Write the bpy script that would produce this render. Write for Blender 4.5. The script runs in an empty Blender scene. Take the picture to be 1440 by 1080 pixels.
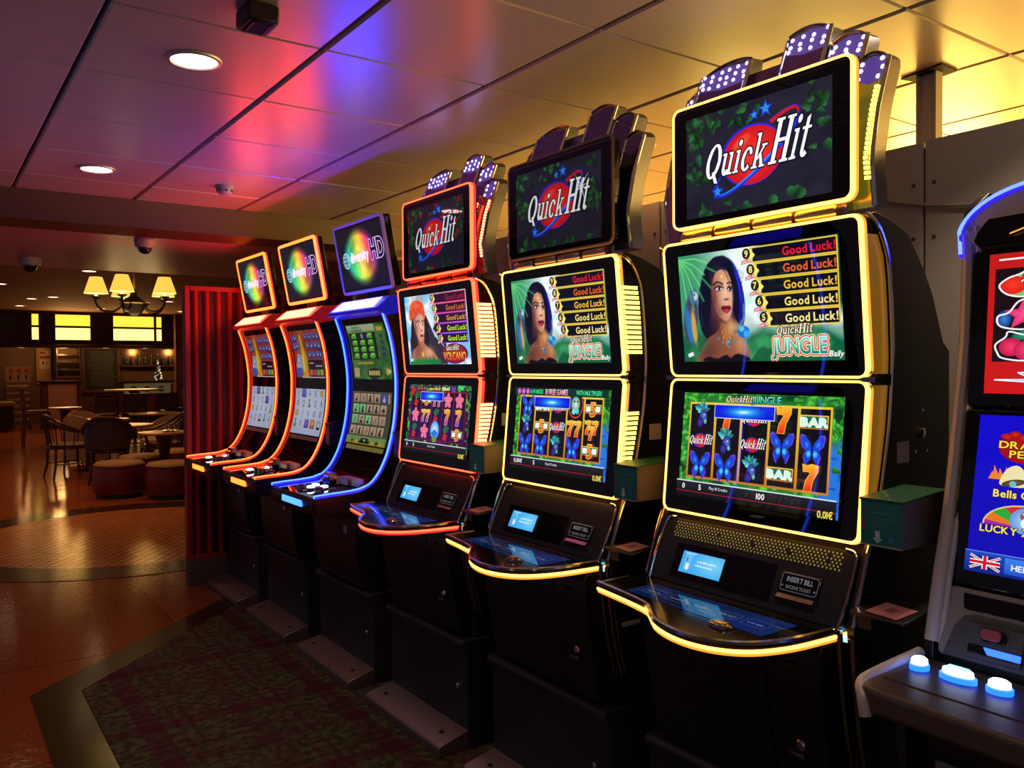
import bpy, bmesh, math, random
import numpy as np
from mathutils import Vector, Matrix

random.seed(7); RNG = np.random.default_rng(7)
SC = bpy.context.scene
COL = SC.collection
PI = math.pi

# ------------------------------------------------------------------ camera, world, exposure
cam_d = bpy.data.cameras.new('camera'); cam = bpy.data.objects.new('camera', cam_d); COL.objects.link(cam)
cam_d.sensor_width = 36.0; cam_d.lens = 36.0 * 1177.0 / 1440.0
cam_d.clip_start = 0.05; cam_d.clip_end = 100
_R = Matrix(((0.81561305, 0.01817961, -0.57831207), (-0.57855764, 0.01385767, -0.81552377), (-0.00681185, 0.9997387, 0.02182045)))
cam.matrix_world = Matrix.Translation((0, 0, 1.5)) @ _R.to_4x4()
SC.camera = cam
vs = SC.view_settings
vs.view_transform = 'Standard'; vs.look = 'None'; vs.exposure = 0.0; vs.gamma = 1.0; vs.use_curve_mapping = False

w = bpy.data.worlds.new('world'); SC.world = w; w.use_nodes = True
w.node_tree.nodes['Background'].inputs[0].default_value = (0.42, 0.32, 0.40, 1)
w.node_tree.nodes['Background'].inputs[1].default_value = 0.20

def lamp(name, typ, loc, energy, color, size=0.1, target=None, spot=None, blend=0.6, sy=None):
    d = bpy.data.lights.new(name, typ); d.energy = energy; d.color = color
    if typ == 'AREA':
        d.size = size
        if sy: d.shape = 'RECTANGLE'; d.size_y = sy
    else: d.shadow_soft_size = size
    if spot: d.spot_size = spot; d.spot_blend = blend
    o = bpy.data.objects.new(name, d); COL.objects.link(o); o.location = loc
    if target is not None:
        o.rotation_euler = (Vector(target) - Vector(loc)).to_track_quat('-Z', 'Y').to_euler()
    return o

# warm lamps of the neighbouring lounge, behind the partition wall: they reach the ceiling over the wall's top edge
for k, (yy, en) in enumerate(((-2.4 + .9 * q, 84.0 + 9.0 * q) for q in range(9))):
    lamp('lounge_lamp', 'POINT', (5.8, yy, 2.08), en, (1.0, 0.63, 0.125), 0.35)

# ------------------------------------------------------------------ small helpers
def s2l(c):
    c = np.asarray(c, float)
    if c.max() > 1.001: c = c / 255.0
    return np.where(c <= 0.04045, c / 12.92, ((c + 0.055) / 1.055) ** 2.4)

MATS = {}
def mat(name, col=(0.5, 0.5, 0.5), rough=0.5, metal=0.0, spec=0.5, emit=None, estr=1.0, noise=0.0, nscale=8.0, bump=0.0, bscale=60.0, coat=0.0, srgb=True, trans=0.0, alpha=1.0, rnoise=0.0):
    if name in MATS: return MATS[name]
    m = bpy.data.materials.new(name); m.use_nodes = True; MATS[name] = m
    nt = m.node_tree; b = nt.nodes['Principled BSDF']
    c = s2l(col) if srgb else np.asarray(col, float)
    b.inputs['Base Color'].default_value = (*c, 1); b.inputs['Roughness'].default_value = rough
    b.inputs['Metallic'].default_value = metal; b.inputs['Specular IOR Level'].default_value = spec
    if coat: b.inputs['Coat Weight'].default_value = coat; b.inputs['Coat Roughness'].default_value = 0.06
    if trans: b.inputs['Transmission Weight'].default_value = trans
    if alpha < 1: b.inputs['Alpha'].default_value = alpha
    if emit is not None:
        b.inputs['Emission Color'].default_value = (*emit, 1); b.inputs['Emission Strength'].default_value = estr
    tc = nt.nodes.new('ShaderNodeTexCoord')
    if noise or rnoise:
        n = nt.nodes.new('ShaderNodeTexNoise'); n.inputs['Scale'].default_value = nscale; n.inputs['Detail'].default_value = 5
        nt.links.new(tc.outputs['Object'], n.inputs['Vector'])
    if noise:
        mx = nt.nodes.new('ShaderNodeMixRGB'); mx.blend_type = 'MIX'
        mx.inputs[1].default_value = (*(c * (1 - noise)), 1); mx.inputs[2].default_value = (*np.minimum(c * (1 + noise), 1), 1)
        nt.links.new(n.outputs['Fac'], mx.inputs[0]); nt.links.new(mx.outputs[0], b.inputs['Base Color'])
    if rnoise:
        mr = nt.nodes.new('ShaderNodeMapRange'); mr.inputs['To Min'].default_value = max(rough - rnoise, 0.02); mr.inputs['To Max'].default_value = rough + rnoise
        nt.links.new(n.outputs['Fac'], mr.inputs['Value']); nt.links.new(mr.outputs[0], b.inputs['Roughness'])
    if bump:
        n2 = nt.nodes.new('ShaderNodeTexNoise'); n2.inputs['Scale'].default_value = bscale; n2.inputs['Detail'].default_value = 3
        bp = nt.nodes.new('ShaderNodeBump'); bp.inputs['Strength'].default_value = bump; bp.inputs['Distance'].default_value = 0.01
        nt.links.new(tc.outputs['Object'], n2.inputs['Vector']); nt.links.new(n2.outputs['Fac'], bp.inputs['Height']); nt.links.new(bp.outputs[0], b.inputs['Normal'])
    return m

def pic_mat(name, strength, rough=0.018):
    if name in MATS: return MATS[name]
    m = bpy.data.materials.new(name); m.use_nodes = True; MATS[name] = m
    nt = m.node_tree; b = nt.nodes['Principled BSDF']
    b.inputs['Base Color'].default_value = (0.004, 0.004, 0.005, 1); b.inputs['Roughness'].default_value = rough
    a = nt.nodes.new('ShaderNodeVertexColor'); a.layer_name = 'Col'
    nt.links.new(a.outputs['Color'], b.inputs['Emission Color']); b.inputs['Emission Strength'].default_value = strength
    m.cycles.emission_sampling = 'NONE'
    return m

def print_mat(name, rough=0.6):
    if name in MATS: return MATS[name]
    m = bpy.data.materials.new(name); m.use_nodes = True; MATS[name] = m
    nt = m.node_tree; b = nt.nodes['Principled BSDF']; b.inputs['Roughness'].default_value = rough
    a = nt.nodes.new('ShaderNodeVertexColor'); a.layer_name = 'Col'
    nt.links.new(a.outputs['Color'], b.inputs['Base Color'])
    return m

OX = 0.0   # x offset taken off while a machine is built round its own base point

class MB:
    def __init__(s): s.v = []; s.f = []
    def add(s, vs_, fs):
        n = len(s.v); s.v += [tuple(map(float, p)) for p in vs_]; s.f += [tuple(i + n for i in f) for f in fs]; return s
    def box(s, x0, x1, y0, y1, z0, z1):
        return s.add([(x0, y0, z0), (x1, y0, z0), (x1, y1, z0), (x0, y1, z0), (x0, y0, z1), (x1, y0, z1), (x1, y1, z1), (x0, y1, z1)],
                     [(0, 3, 2, 1), (4, 5, 6, 7), (0, 1, 5, 4), (1, 2, 6, 5), (2, 3, 7, 6), (3, 0, 4, 7)])
    def loft2(s, a, b):
        n = len(a); fs = [tuple(range(n)), tuple(range(2 * n - 1, n - 1, -1))]
        fs += [(i, i + n, (i + 1) % n + n, (i + 1) % n) for i in range(n)]
        return s.add(list(a) + list(b), fs)
    def prism_y(s, poly, y0, y1): return s.loft2([(p[0], y0, p[1]) for p in poly], [(p[0], y1, p[1]) for p in poly])
    def prism_x(s, poly, x0, x1): return s.loft2([(x0, p[0], p[1]) for p in poly], [(x1, p[0], p[1]) for p in poly])
    def prism_z(s, poly, z0, z1): return s.loft2([(p[0], p[1], z0) for p in poly], [(p[0], p[1], z1) for p in poly])
    def tube(s, path, r, n=8, closed=False, flat=1.0):
        P = [Vector(p) for p in path]; m = len(P); rs = r if isinstance(r, (list, tuple)) else [r] * m
        vs_ = []; prev = None
        for i, p in enumerate(P):
            if closed: t = P[(i + 1) % m] - P[i - 1]
            else: t = P[min(i + 1, m - 1)] - P[max(i - 1, 0)]
            t.normalize()
            if prev is None:
                up = Vector((0, 0, 1)) if abs(t.z) < 0.9 else Vector((0, 1, 0))
                a = t.cross(up).normalized()
            else:
                a = (prev - t * prev.dot(t)).normalized()
            prev = a; b = t.cross(a)
            vs_ += [p + (a * math.cos(2 * PI * k / n) + b * math.sin(2 * PI * k / n) * flat) * rs[i] for k in range(n)]
        fs = []
        for i in range(m if closed else m - 1):
            j = (i + 1) % m
            fs += [(i * n + k, i * n + (k + 1) % n, j * n + (k + 1) % n, j * n + k) for k in range(n)]
        if not closed: fs += [tuple(range(n - 1, -1, -1)), tuple((m - 1) * n + k for k in range(n))]
        return s.add(vs_, fs)
    def lathe(s, prof, c=(0, 0, 0), n=24, axis='z', sx=1.0, sy=1.0, caps=True):
        vs_ = []
        for r, h in prof:
            for k in range(n):
                a = 2 * PI * k / n; u, v_ = r * math.cos(a) * sx, r * math.sin(a) * sy
                vs_.append({'z': (c[0] + u, c[1] + v_, c[2] + h), 'x': (c[0] + h, c[1] + u, c[2] + v_), 'y': (c[0] + u, c[1] + h, c[2] + v_)}[axis])
        m = len(prof)
        fs = [(i * n + k, i * n + (k + 1) % n, (i + 1) * n + (k + 1) % n, (i + 1) * n + k) for i in range(m - 1) for k in range(n)]
        if caps: fs += [tuple(range(n - 1, -1, -1)), tuple((m - 1) * n + k for k in range(n))]
        return s.add(vs_, fs)
    def ribbon(s, path, wvec, tvec=None):
        """a strip along path (points), spanning +-wvec"""
        W = Vector(wvec); vs_ = []
        for p in path: vs_ += [Vector(p) - W, Vector(p) + W]
        return s.add(vs_, [(2 * i, 2 * i + 1, 2 * i + 3, 2 * i + 2) for i in range(len(path) - 1)])
    def build(s, name, m, parent=None, smooth=35, bevel=0.0, seg=2):
        me = bpy.data.meshes.new(name)
        vs_ = [(x - OX, y, z) for x, y, z in s.v] if OX else s.v
        me.from_pydata(vs_, [], s.f)
        b = bmesh.new(); b.from_mesh(me); bmesh.ops.recalc_face_normals(b, faces=b.faces); b.to_mesh(me); b.free()
        if smooth:
            me.polygons.foreach_set('use_smooth', [True] * len(me.polygons)); me.set_sharp_from_angle(angle=math.radians(smooth))
        me.materials.append(m if not isinstance(m, str) else MATS[m])
        o = bpy.data.objects.new(name, me); COL.objects.link(o)
        if parent is not None: o.parent = parent
        if bevel:
            bm_ = o.modifiers.new('bevel', 'BEVEL'); bm_.width = bevel; bm_.segments = seg; bm_.limit_method = 'ANGLE'; bm_.angle_limit = math.radians(40)
        return o

def empty(name, loc=(0, 0, 0), rz=0.0):
    o = bpy.data.objects.new(name, None); COL.objects.link(o); o.location = loc; o.rotation_euler = (0, 0, rz); o.empty_display_size = 0.1
    return o
def tag(o, label=None, cat=None, group=None, kind=None):
    if label: o['label'] = label
    if cat: o['category'] = cat
    if group: o['group'] = group
    if kind: o['kind'] = kind
    return o
def copy_tree(o, parent=None):
    c = o.copy(); COL.objects.link(c); c.parent = parent
    for ch in list(o.children): copy_tree(ch, c)
    return c

def rrect(w_, h_, r, n=5, cx=0.0, cy=0.0):
    pts = []
    for (sx, sy, a0) in ((1, 1, 0), (-1, 1, 90), (-1, -1, 180), (1, -1, 270)):
        for k in range(n + 1):
            a = math.radians(a0 + 90 * k / n)
            pts.append((cx + sx * (w_ / 2 - r) + r * math.cos(a), cy + sy * (h_ / 2 - r) + r * math.sin(a)))
    return pts
def cat_path(pts, n=6, closed=False):
    """Catmull-Rom through pts (any dimension)"""
    P = [np.asarray(p, float) for p in pts]; m = len(P); out = []
    for i in range(m if closed else m - 1):
        p0 = P[i - 1] if (i > 0 or closed) else 2 * P[0] - P[1]
        p1 = P[i]; p2 = P[(i + 1) % m]
        p3 = P[(i + 2) % m] if (i + 2 < m or closed) else 2 * P[-1] - P[-2]
        for k in range(n):
            t = k / n
            out.append(0.5 * ((2 * p1) + (-p0 + p2) * t + (2 * p0 - 5 * p1 + 4 * p2 - p3) * t * t + (-p0 + 3 * p1 - 3 * p2 + p3) * t ** 3))
    if not closed: out.append(P[-1])
    return [tuple(float(c) for c in p) for p in out]
# ------------------------------------------------------------------ flat artwork: glyphs, vector layers and painted grids with vertex colours
GL = {}
def make_glyphs():
    chars = sorted(set('ABCDEFGHIJKLMNOPQRSTUVWXYZabcdefghijklmnopqrstuvwxyz0123456789!,.+:-€'))
    obs = []
    for bold in (0, 1):
        for ch in chars:
            cu = bpy.data.curves.new('glyph', 'FONT'); cu.body = ch; cu.resolution_u = 3; cu.offset = 0.022 * bold
            ob = bpy.data.objects.new('glyph', cu); COL.objects.link(ob); obs.append((ch, bold, ob))
    dg = bpy.context.evaluated_depsgraph_get(); dg.update()
    for ch, bold, ob in obs:
        me = ob.evaluated_get(dg).to_mesh()
        v = np.array([tuple(p.co)[:2] for p in me.vertices]).reshape(-1, 2); f = [tuple(p.vertices) for p in me.polygons]
        x0 = v[:, 0].min() if len(v) else 0
        v[:, 0] -= x0
        GL[(ch, bold)] = (v / 0.72, f, (v[:, 0].max() if len(v) else 0) / 0.72)
    for ch, bold, ob in obs:
        cu = ob.data; bpy.data.objects.remove(ob); bpy.data.curves.remove(cu)
make_glyphs()

# serif letters of the topper logo, drawn as stroke pieces (unit = cap height)
def _arc(cx, cy, rx, ry, a0, a1, wi, wo=None, n=16):
    wo = wi if wo is None else wo
    o, i = [], []
    for k in range(n + 1):
        a = math.radians(a0 + (a1 - a0) * k / n)
        t = abs(math.cos(a)) * wi + abs(math.sin(a)) * wo
        o.append((cx + rx * math.cos(a), cy + ry * math.sin(a))); i.append((cx + (rx - t) * math.cos(a), cy + (ry - t) * math.sin(a)))
    return [[o[k], o[k + 1], i[k + 1], i[k]] for k in range(n)]
def _rc(x0, y0, x1, y1): return [(x0, y0), (x1, y0), (x1, y1), (x0, y1)]
SERIF = {
 'Q': (_arc(.40, .50, .40, .52, 0, 360, .17, .07, 28) + [[(.40, .16), (.52, .20), (.86, -.20), (.66, -.17)]], .84),
 'u': ([_rc(.08, .14, .22, .66), _rc(.0, .60, .22, .66), _rc(.42, 0, .56, .66), _rc(.34, .60, .56, .66), _rc(.42, 0, .66, .06)] + _arc(.29, .20, .21, .21, 180, 340, .14, .10, 10), .70),
 'i': ([_rc(.06, 0, .20, .66), _rc(-.02, .60, .20, .66), _rc(-.02, 0, .28, .06)] + [[(.13 + .095 * math.cos(t), .86 + .095 * math.sin(t)) for t in np.linspace(0, 2 * PI, 14)[:-1]]], .32),
 'c': (_arc(.28, .33, .28, .35, 45, 315, .14, .07, 18) + [[(.44 + .07 * math.cos(t), .50 + .07 * math.sin(t)) for t in np.linspace(0, 2 * PI, 10)[:-1]]], .58),
 'k': ([_rc(.06, 0, .20, 1.0), _rc(-.02, .94, .20, 1.0), _rc(-.02, 0, .28, .06), [(.18, .26), (.24, .22), (.52, .62), (.42, .62)], [(.26, .40), (.36, .44), (.60, .0), (.44, .0)], _rc(.34, .60, .60, .66), _rc(.38, 0, .66, .06)], .66),
 'H': ([_rc(.10, 0, .29, 1.0), _rc(.62, 0, .81, 1.0), _rc(.2, .47, .7, .55), _rc(.0, .94, .39, 1.0), _rc(.0, 0, .39, .06), _rc(.52, .94, .91, 1.0), _rc(.52, 0, .91, .06)], .96),
 't': ([_rc(.10, .10, .24, .84), _rc(-.02, .60, .38, .66), [(.10, .84), (.24, .90), (.24, .80)]] + _arc(.27, .14, .17, .15, 180, 330, .14, .08, 9), .42),
}

def fbm(x, y, seed=0, oct_=4):
    r = np.random.default_rng(seed); z = np.zeros_like(x); a = 1.0; tot = 0
    for o in range(oct_):
        n = 4 * 2 ** o + 3; g = r.random((n + 1, n + 1))
        u = (x % 1.0) * n; v_ = (y % 1.0) * n; i = np.minimum(u.astype(int), n - 1); j = np.minimum(v_.astype(int), n - 1); fu = u - i; fv = v_ - j
        fu = fu * fu * (3 - 2 * fu); fv = fv * fv * (3 - 2 * fv)
        z += a * ((g[i, j] * (1 - fu) + g[i + 1, j] * fu) * (1 - fv) + (g[i, j + 1] * (1 - fu) + g[i + 1, j + 1] * fu) * fv); tot += a; a *= 0.5
    return z / tot

class Canvas:
    """a painted grid of sRGB values in art units"""
    def __init__(s, W, H, nx, ny, col=(0, 0, 0)):
        s.W, s.H, s.nx, s.ny = W, H, nx, ny
        s.X, s.Y = np.meshgrid(np.linspace(0, W, nx + 1), np.linspace(0, H, ny + 1), indexing='ij')
        s.C = np.ones(s.X.shape + (3,)) * np.array(col, float)
    def blend(s, m, col):
        col = np.asarray(col, float); s.C = s.C * (1 - m[..., None]) + col * m[..., None]
    def _inside(s, pts):
        n = len(pts); X, Y = s.X, s.Y; ins = np.zeros(X.shape, bool); d2 = np.full(X.shape, 1e9)
        for i in range(n):
            x0, y0 = pts[i]; x1, y1 = pts[(i + 1) % n]
            c = ((y0 > Y) != (y1 > Y)); xi = (x1 - x0) * (Y - y0) / ((y1 - y0) if y1 != y0 else 1e-9) + x0
            ins ^= (c & (X < xi))
            dx, dy = x1 - x0, y1 - y0; t = np.clip(((X - x0) * dx + (Y - y0) * dy) / (dx * dx + dy * dy + 1e-9), 0, 1)
            d2 = np.minimum(d2, (X - x0 - t * dx) ** 2 + (Y - y0 - t * dy) ** 2)
        return np.where(ins, 1, -1) * np.sqrt(d2)
    def poly(s, pts, col, soft=1.0, op=1.0, smooth=0):
        if smooth: pts = cat_path(pts, smooth, True)
        d = s._inside(pts); m = np.clip(d / soft + 0.5, 0, 1) * op; s.blend(m, col(s.X, s.Y) if callable(col) else col)
    def ell(s, cx, cy, rx, ry, col, soft=1.0, op=1.0, rot=0.0):
        a = math.radians(rot); u = (s.X - cx) * math.cos(a) + (s.Y - cy) * math.sin(a); v_ = -(s.X - cx) * math.sin(a) + (s.Y - cy) * math.cos(a)
        q = np.sqrt((u / rx) ** 2 + (v_ / ry) ** 2); m = np.clip((1 - q) * min(rx, ry) / soft + 0.5, 0, 1) * op
        s.blend(m, col(s.X, s.Y) if callable(col) else col)
    def glow(s, cx, cy, rx, ry, col, op=1.0, p=1.0, rot=0.0):
        a = math.radians(rot); u = (s.X - cx) * math.cos(a) + (s.Y - cy) * math.sin(a); v_ = -(s.X - cx) * math.sin(a) + (s.Y - cy) * math.cos(a)
        q = (u / rx) ** 2 + (v_ / ry) ** 2; s.blend(np.exp(-q * p) * op, col)
    def line(s, pts, wd, col, soft=1.0, op=1.0):
        d2 = np.full(s.X.shape, 1e9)
        for (x0, y0), (x1, y1) in zip(pts[:-1], pts[1:]):
            dx, dy = x1 - x0, y1 - y0; t = np.clip(((s.X - x0) * dx + (s.Y - y0) * dy) / (dx * dx + dy * dy + 1e-9), 0, 1)
            d2 = np.minimum(d2, (s.X - x0 - t * dx) ** 2 + (s.Y - y0 - t * dy) ** 2)
        s.blend(np.clip((wd / 2 - np.sqrt(d2)) / soft + 0.5, 0, 1) * op, col)

class Art:
    def __init__(s, W, H): s.W, s.H = W, H; s.v = []; s.c = []; s.f = []; s.l = 0; s.n = 0
    def _add(s, P, F, C):
        P = np.asarray(P, float).reshape(-1, 2); C = np.asarray(C, float)
        if C.ndim == 1: C = np.tile(C, (len(P), 1))
        s.v.append(np.c_[P, np.full(len(P), s.l)]); s.c.append(C); s.f += [tuple(int(i) + s.n for i in f) for f in F]; s.n += len(P)
    def up(s): s.l += 1; return s
    def canvas(s, cv, x0=0, y0=0):
        nx, ny = cv.nx, cv.ny; P = np.c_[cv.X.ravel() + x0, cv.Y.ravel() + y0]; idx = np.arange((nx + 1) * (ny + 1)).reshape(nx + 1, ny + 1)
        F = np.stack([idx[:-1, :-1], idx[1:, :-1], idx[1:, 1:], idx[:-1, 1:]], -1).reshape(-1, 4)
        s._add(P, F.tolist(), np.clip(cv.C, 0, 255).reshape(-1, 3)); s.up()
    def poly(s, pts, col, layer=True):
        s._add(pts, [tuple(range(len(pts)))], col)
        if layer: s.up()
    def rect(s, x0, y0, x1, y1, col, col2=None, layer=True):
        c = np.array([col, col, col2 or col, col2 or col], float); s._add([(x0, y0), (x1, y0), (x1, y1), (x0, y1)], [(0, 1, 2, 3)], c)
        if layer: s.up()
    def ell(s, cx, cy, rx, ry, col, col2=None, n=28, rot=0.0, layer=True):
        a = math.radians(rot); t = np.linspace(0, 2 * PI, n, endpoint=False); u, v_ = rx * np.cos(t), ry * np.sin(t)
        P = [(cx, cy)] + [(cx + a1 * math.cos(a) - b1 * math.sin(a), cy + a1 * math.sin(a) + b1 * math.cos(a)) for a1, b1 in zip(u, v_)]
        s._add(P, [(0, k + 1, (k + 1) % n + 1) for k in range(n)], np.array([col] + [col2 or col] * n, float))
        if layer: s.up()
    def line(s, pts, wd, col, layer=True, w2=None, closed=False):
        P = [np.array(p, float) for p in pts]; m = len(P); L, R_ = [], []
        for i, p in enumerate(P):
            t = (P[(i + 1) % m] - P[i - 1]) if closed else (P[min(i + 1, m - 1)] - P[max(i - 1, 0)]); t /= (np.linalg.norm(t) + 1e-9); nrm = np.array([-t[1], t[0]])
            ww = wd if w2 is None else wd + (w2 - wd) * i / (m - 1)
            L.append(p + nrm * ww / 2); R_.append(p - nrm * ww / 2)
        F = [(i, (i + 1) % m, m + (i + 1) % m, m + i) for i in range(m if closed else m - 1)]
        s._add(L + R_, F, np.array(col, float))
        if layer: s.up()
    def text(s, t, x, y, h, col, bold=1, shear=0.0, rot=0.0, align='l', out=None, ow=1.0, col2=None, sx=1.0, gap=0.10, arch=0.0):
        items = []; pen = 0.0
        for ch in t:
            if ch == ' ': pen += 0.36; continue
            v_, f, wd = GL[(ch, bold)]; q = v_.copy(); q[:, 0] += pen; items.append((q, f)); pen += wd + gap
        tot = (pen - gap) * h * sx; off = {'l': 0, 'c': -tot / 2, 'r': -tot}[align]; a = math.radians(rot); ca, sa = math.cos(a), math.sin(a)
        def put(c, dx, dy, c2=None):
            for q, f in items:
                yy = q[:, 1] * h; xx = q[:, 0] * h * sx + off + shear * yy
                yy2 = yy + (arch * (1 - (2 * (xx - off) / max(tot, 1e-6) - 1) ** 2) if arch else 0)
                P = np.c_[x + xx * ca - yy2 * sa + dx, y + xx * sa + yy2 * ca + dy]
                if c2 is not None:
                    tt = np.clip(yy / h, 0, 1)[:, None]; C = np.array(c, float) * (1 - tt) + np.array(c2, float) * tt
                else: C = c
                s._add(P, f, C)
            s.up()
        if out is not None:
            for k in range(8): 
                put(out, ow * math.cos(k * PI / 4), ow * math.sin(k * PI / 4)); s.l -= 1
            s.up()
        put(col, 0, 0, col2)
        return tot
    def serif(s, t, x, y, h, col, shear=0.28, rot=0.0, out=None, ow=1.5, sx=1.0, fit=None):
        a = math.radians(rot); ca, sa = math.cos(a), math.sin(a); items = []; pen = 0.0
        for ch in t:
            pcs, adv = SERIF[ch]
            for p in pcs: items.append([(px + pen, py) for px, py in p])
            pen += adv + 0.04
        if fit: sx = fit / (pen * h)
        def put(c, dx, dy):
            for p in items:
                q = [((px * sx + shear * py) * h, py * h) for px, py in p]
                s._add([(x + u * ca - v_ * sa + dx, y + u * sa + v_ * ca + dy) for u, v_ in q], [tuple(range(len(q)))], c)
        if out is not None:
            for k in range(8): put(out, ow * math.cos(k * PI / 4), ow * math.sin(k * PI / 4))
            s.up()
        put(col, 0, 0); s.up()
        return pen * h * sx
    def star(s, cx, cy, r, col, col2=None, n=5, k=0.42, rot=90, layer=True):
        pts = [(cx + (r if i % 2 == 0 else r * k) * math.cos(math.radians(rot + 180 * i / n)), cy + (r if i % 2 == 0 else r * k) * math.sin(math.radians(rot + 180 * i / n))) for i in range(2 * n)]
        s._add([(cx, cy)] + pts, [(0, i + 1, (i + 1) % (2 * n) + 1) for i in range(2 * n)], np.array([col2 or col] + [col] * (2 * n), float))
        if layer: s.up()
    def mesh(s, name, fn, m, cuts=0, clip=False):
        """fn maps arrays (u 0..1 to the viewer's right, v 0..1 up, depth towards the viewer) to xyz"""
        V = np.concatenate(s.v); C = np.concatenate(s.c)
        xyz = fn(V[:, 0] / s.W, V[:, 1] / s.H, 0.0004 + V[:, 2] * 0.00006)
        me = bpy.data.meshes.new(name); me.from_pydata(np.asarray(xyz).tolist() if not (cuts or clip) else V.tolist(), [], s.f)
        at = me.color_attributes.new('Col', 'FLOAT_COLOR', 'POINT')
        at.data.foreach_set('color', np.c_[s2l(C / 255.0), np.ones(len(C))].astype(np.float32).ravel())
        if clip:   # trim leaves that hang over the picture's edge
            b = bmesh.new(); b.from_mesh(me); W_, H_ = s.W, s.H
            for co, no in (((0, 0, 0), (-1, 0, 0)), ((W_, 0, 0), (1, 0, 0)), ((0, 0, 0), (0, -1, 0)), ((0, H_, 0), (0, 1, 0))):
                bmesh.ops.bisect_plane(b, geom=b.verts[:] + b.edges[:] + b.faces[:], plane_co=co, plane_no=no, clear_outer=True)
            b.to_mesh(me); b.free()
        if cuts or clip:   # a curved screen: slice the flat artwork into bands, then bend it
            b = bmesh.new(); b.from_mesh(me)
            for k in range(1, cuts): bmesh.ops.bisect_plane(b, geom=b.verts[:] + b.edges[:] + b.faces[:], plane_co=(0, s.H * k / cuts, 0), plane_no=(0, 1, 0))
            b.to_mesh(me); b.free(); q = np.empty(len(me.vertices) * 3); me.vertices.foreach_get('co', q); q = q.reshape(-1, 3)
            me.vertices.foreach_set('co', np.asarray(fn(q[:, 0] / s.W, q[:, 1] / s.H, 0.0004 + q[:, 2] * 0.00006)).ravel())
        me.materials.append(m); return me

def scribble(a, x, y, wd, h, col, seed=0):
    """a line of print too small to read"""
    r = random.Random(seed); p = x
    while p < x + wd:
        q = h * r.uniform(.35, .8); a.rect(p, y, min(p + q, x + wd), y + h * r.choice((.7, .7, 1)), col, layer=False); p += q + h * r.choice((.18, .18, .5))
    a.up()

def put_mesh(name, me, parent):
    o = bpy.data.objects.new(name, me); COL.objects.link(o)
    if parent is not None: o.parent = parent
    return o

def clampc(c): return tuple(float(min(255, max(0, x))) for x in c)

# -------- pieces of artwork
def logo(a, cx, cy, sc, rot=0, simple=False):
    """white slanted serif words over a red ball with a blue orbit"""
    r = math.radians(rot)
    def T(u, v_): return (cx + (u * math.cos(r) - v_ * math.sin(r)) * sc, cy + (u * math.sin(r) + v_ * math.cos(r)) * sc)
    def arc(a0, a1, rx, ry, tilt, n=30):
        t_ = math.radians(tilt); o = []
        for k in range(n + 1):
            t = math.radians(a0 + (a1 - a0) * k / n); u, v_ = rx * math.cos(t), ry * math.sin(t)
            o.append(T(u * math.cos(t_) - v_ * math.sin(t_), u * math.sin(t_) + v_ * math.cos(t_)))
        return o
    if not simple:
        a.line(arc(-40, 220, 168, 44, 33), 3.2 * sc, (28, 30, 190)); a.line(arc(-20, 60, 162, 38, 33), 5 * sc, (190, 25, 40), w2=12 * sc)
    a.ell(*T(-14, -2), 106 * sc, 84 * sc, (40, 40, 205)); a.ell(*T(-11, -4), 101 * sc, 79 * sc, (250, 52, 44), (205, 18, 26), n=40)
    a.ell(*T(-48, 38), 36 * sc, 16 * sc, (255, 96, 70), (238, 44, 38), rot=28)
    if not simple:
        a.line(arc(140, 330, 168, 44, 33), 7 * sc, (30, 46, 215), w2=15 * sc); a.line(arc(195, 300, 164, 40, 33), 3 * sc, (40, 130, 255), w2=8 * sc)
        for (u, v_, q) in ((-4, 104, 18), (34, 112, 26), (-132, -84, 24)):
            x, y = T(u, v_); a.star(x, y, q * sc, (20, 40, 190), (40, 140, 255)); a.star(x, y, q * sc * .5, (60, 180, 255), (20, 60, 220))
    else:
        a.line(arc(150, 330, 120, 34, 33), 7 * sc, (30, 40, 190), w2=14 * sc)
    x, y = T(-184, -42)
    a.serif('Quick', x, y, 92 * sc, (252, 252, 252), out=(16, 12, 24), ow=4.0 * sc, rot=rot, fit=216 * sc)
    x, y = T(42, -42); a.serif('Hit', x, y, 116 * sc, (252, 252, 252), out=(16, 12, 24), ow=4.0 * sc, rot=rot, fit=122 * sc)

def leafy(a, x, y, r, ang, c1, c2):
    t = math.radians(ang); pts = []
    for (u, v_) in ((0, 0), (.10, .22), (.32, .30), (.48, .16), (.64, .20), (1, 0), (.64, -.20), (.48, -.16), (.32, -.30), (.10, -.22)):
        pts.append((x + r * (u * math.cos(t) - v_ * math.sin(t)), y + r * (u * math.sin(t) + v_ * math.cos(t))))
    C = np.array([c1] + [c2] * 9, float); C[5] = c1; C[6:] = np.array(c1) * .55 + np.array(c2) * .3; a._add(pts, [tuple(range(10))], C); a.up()

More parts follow.
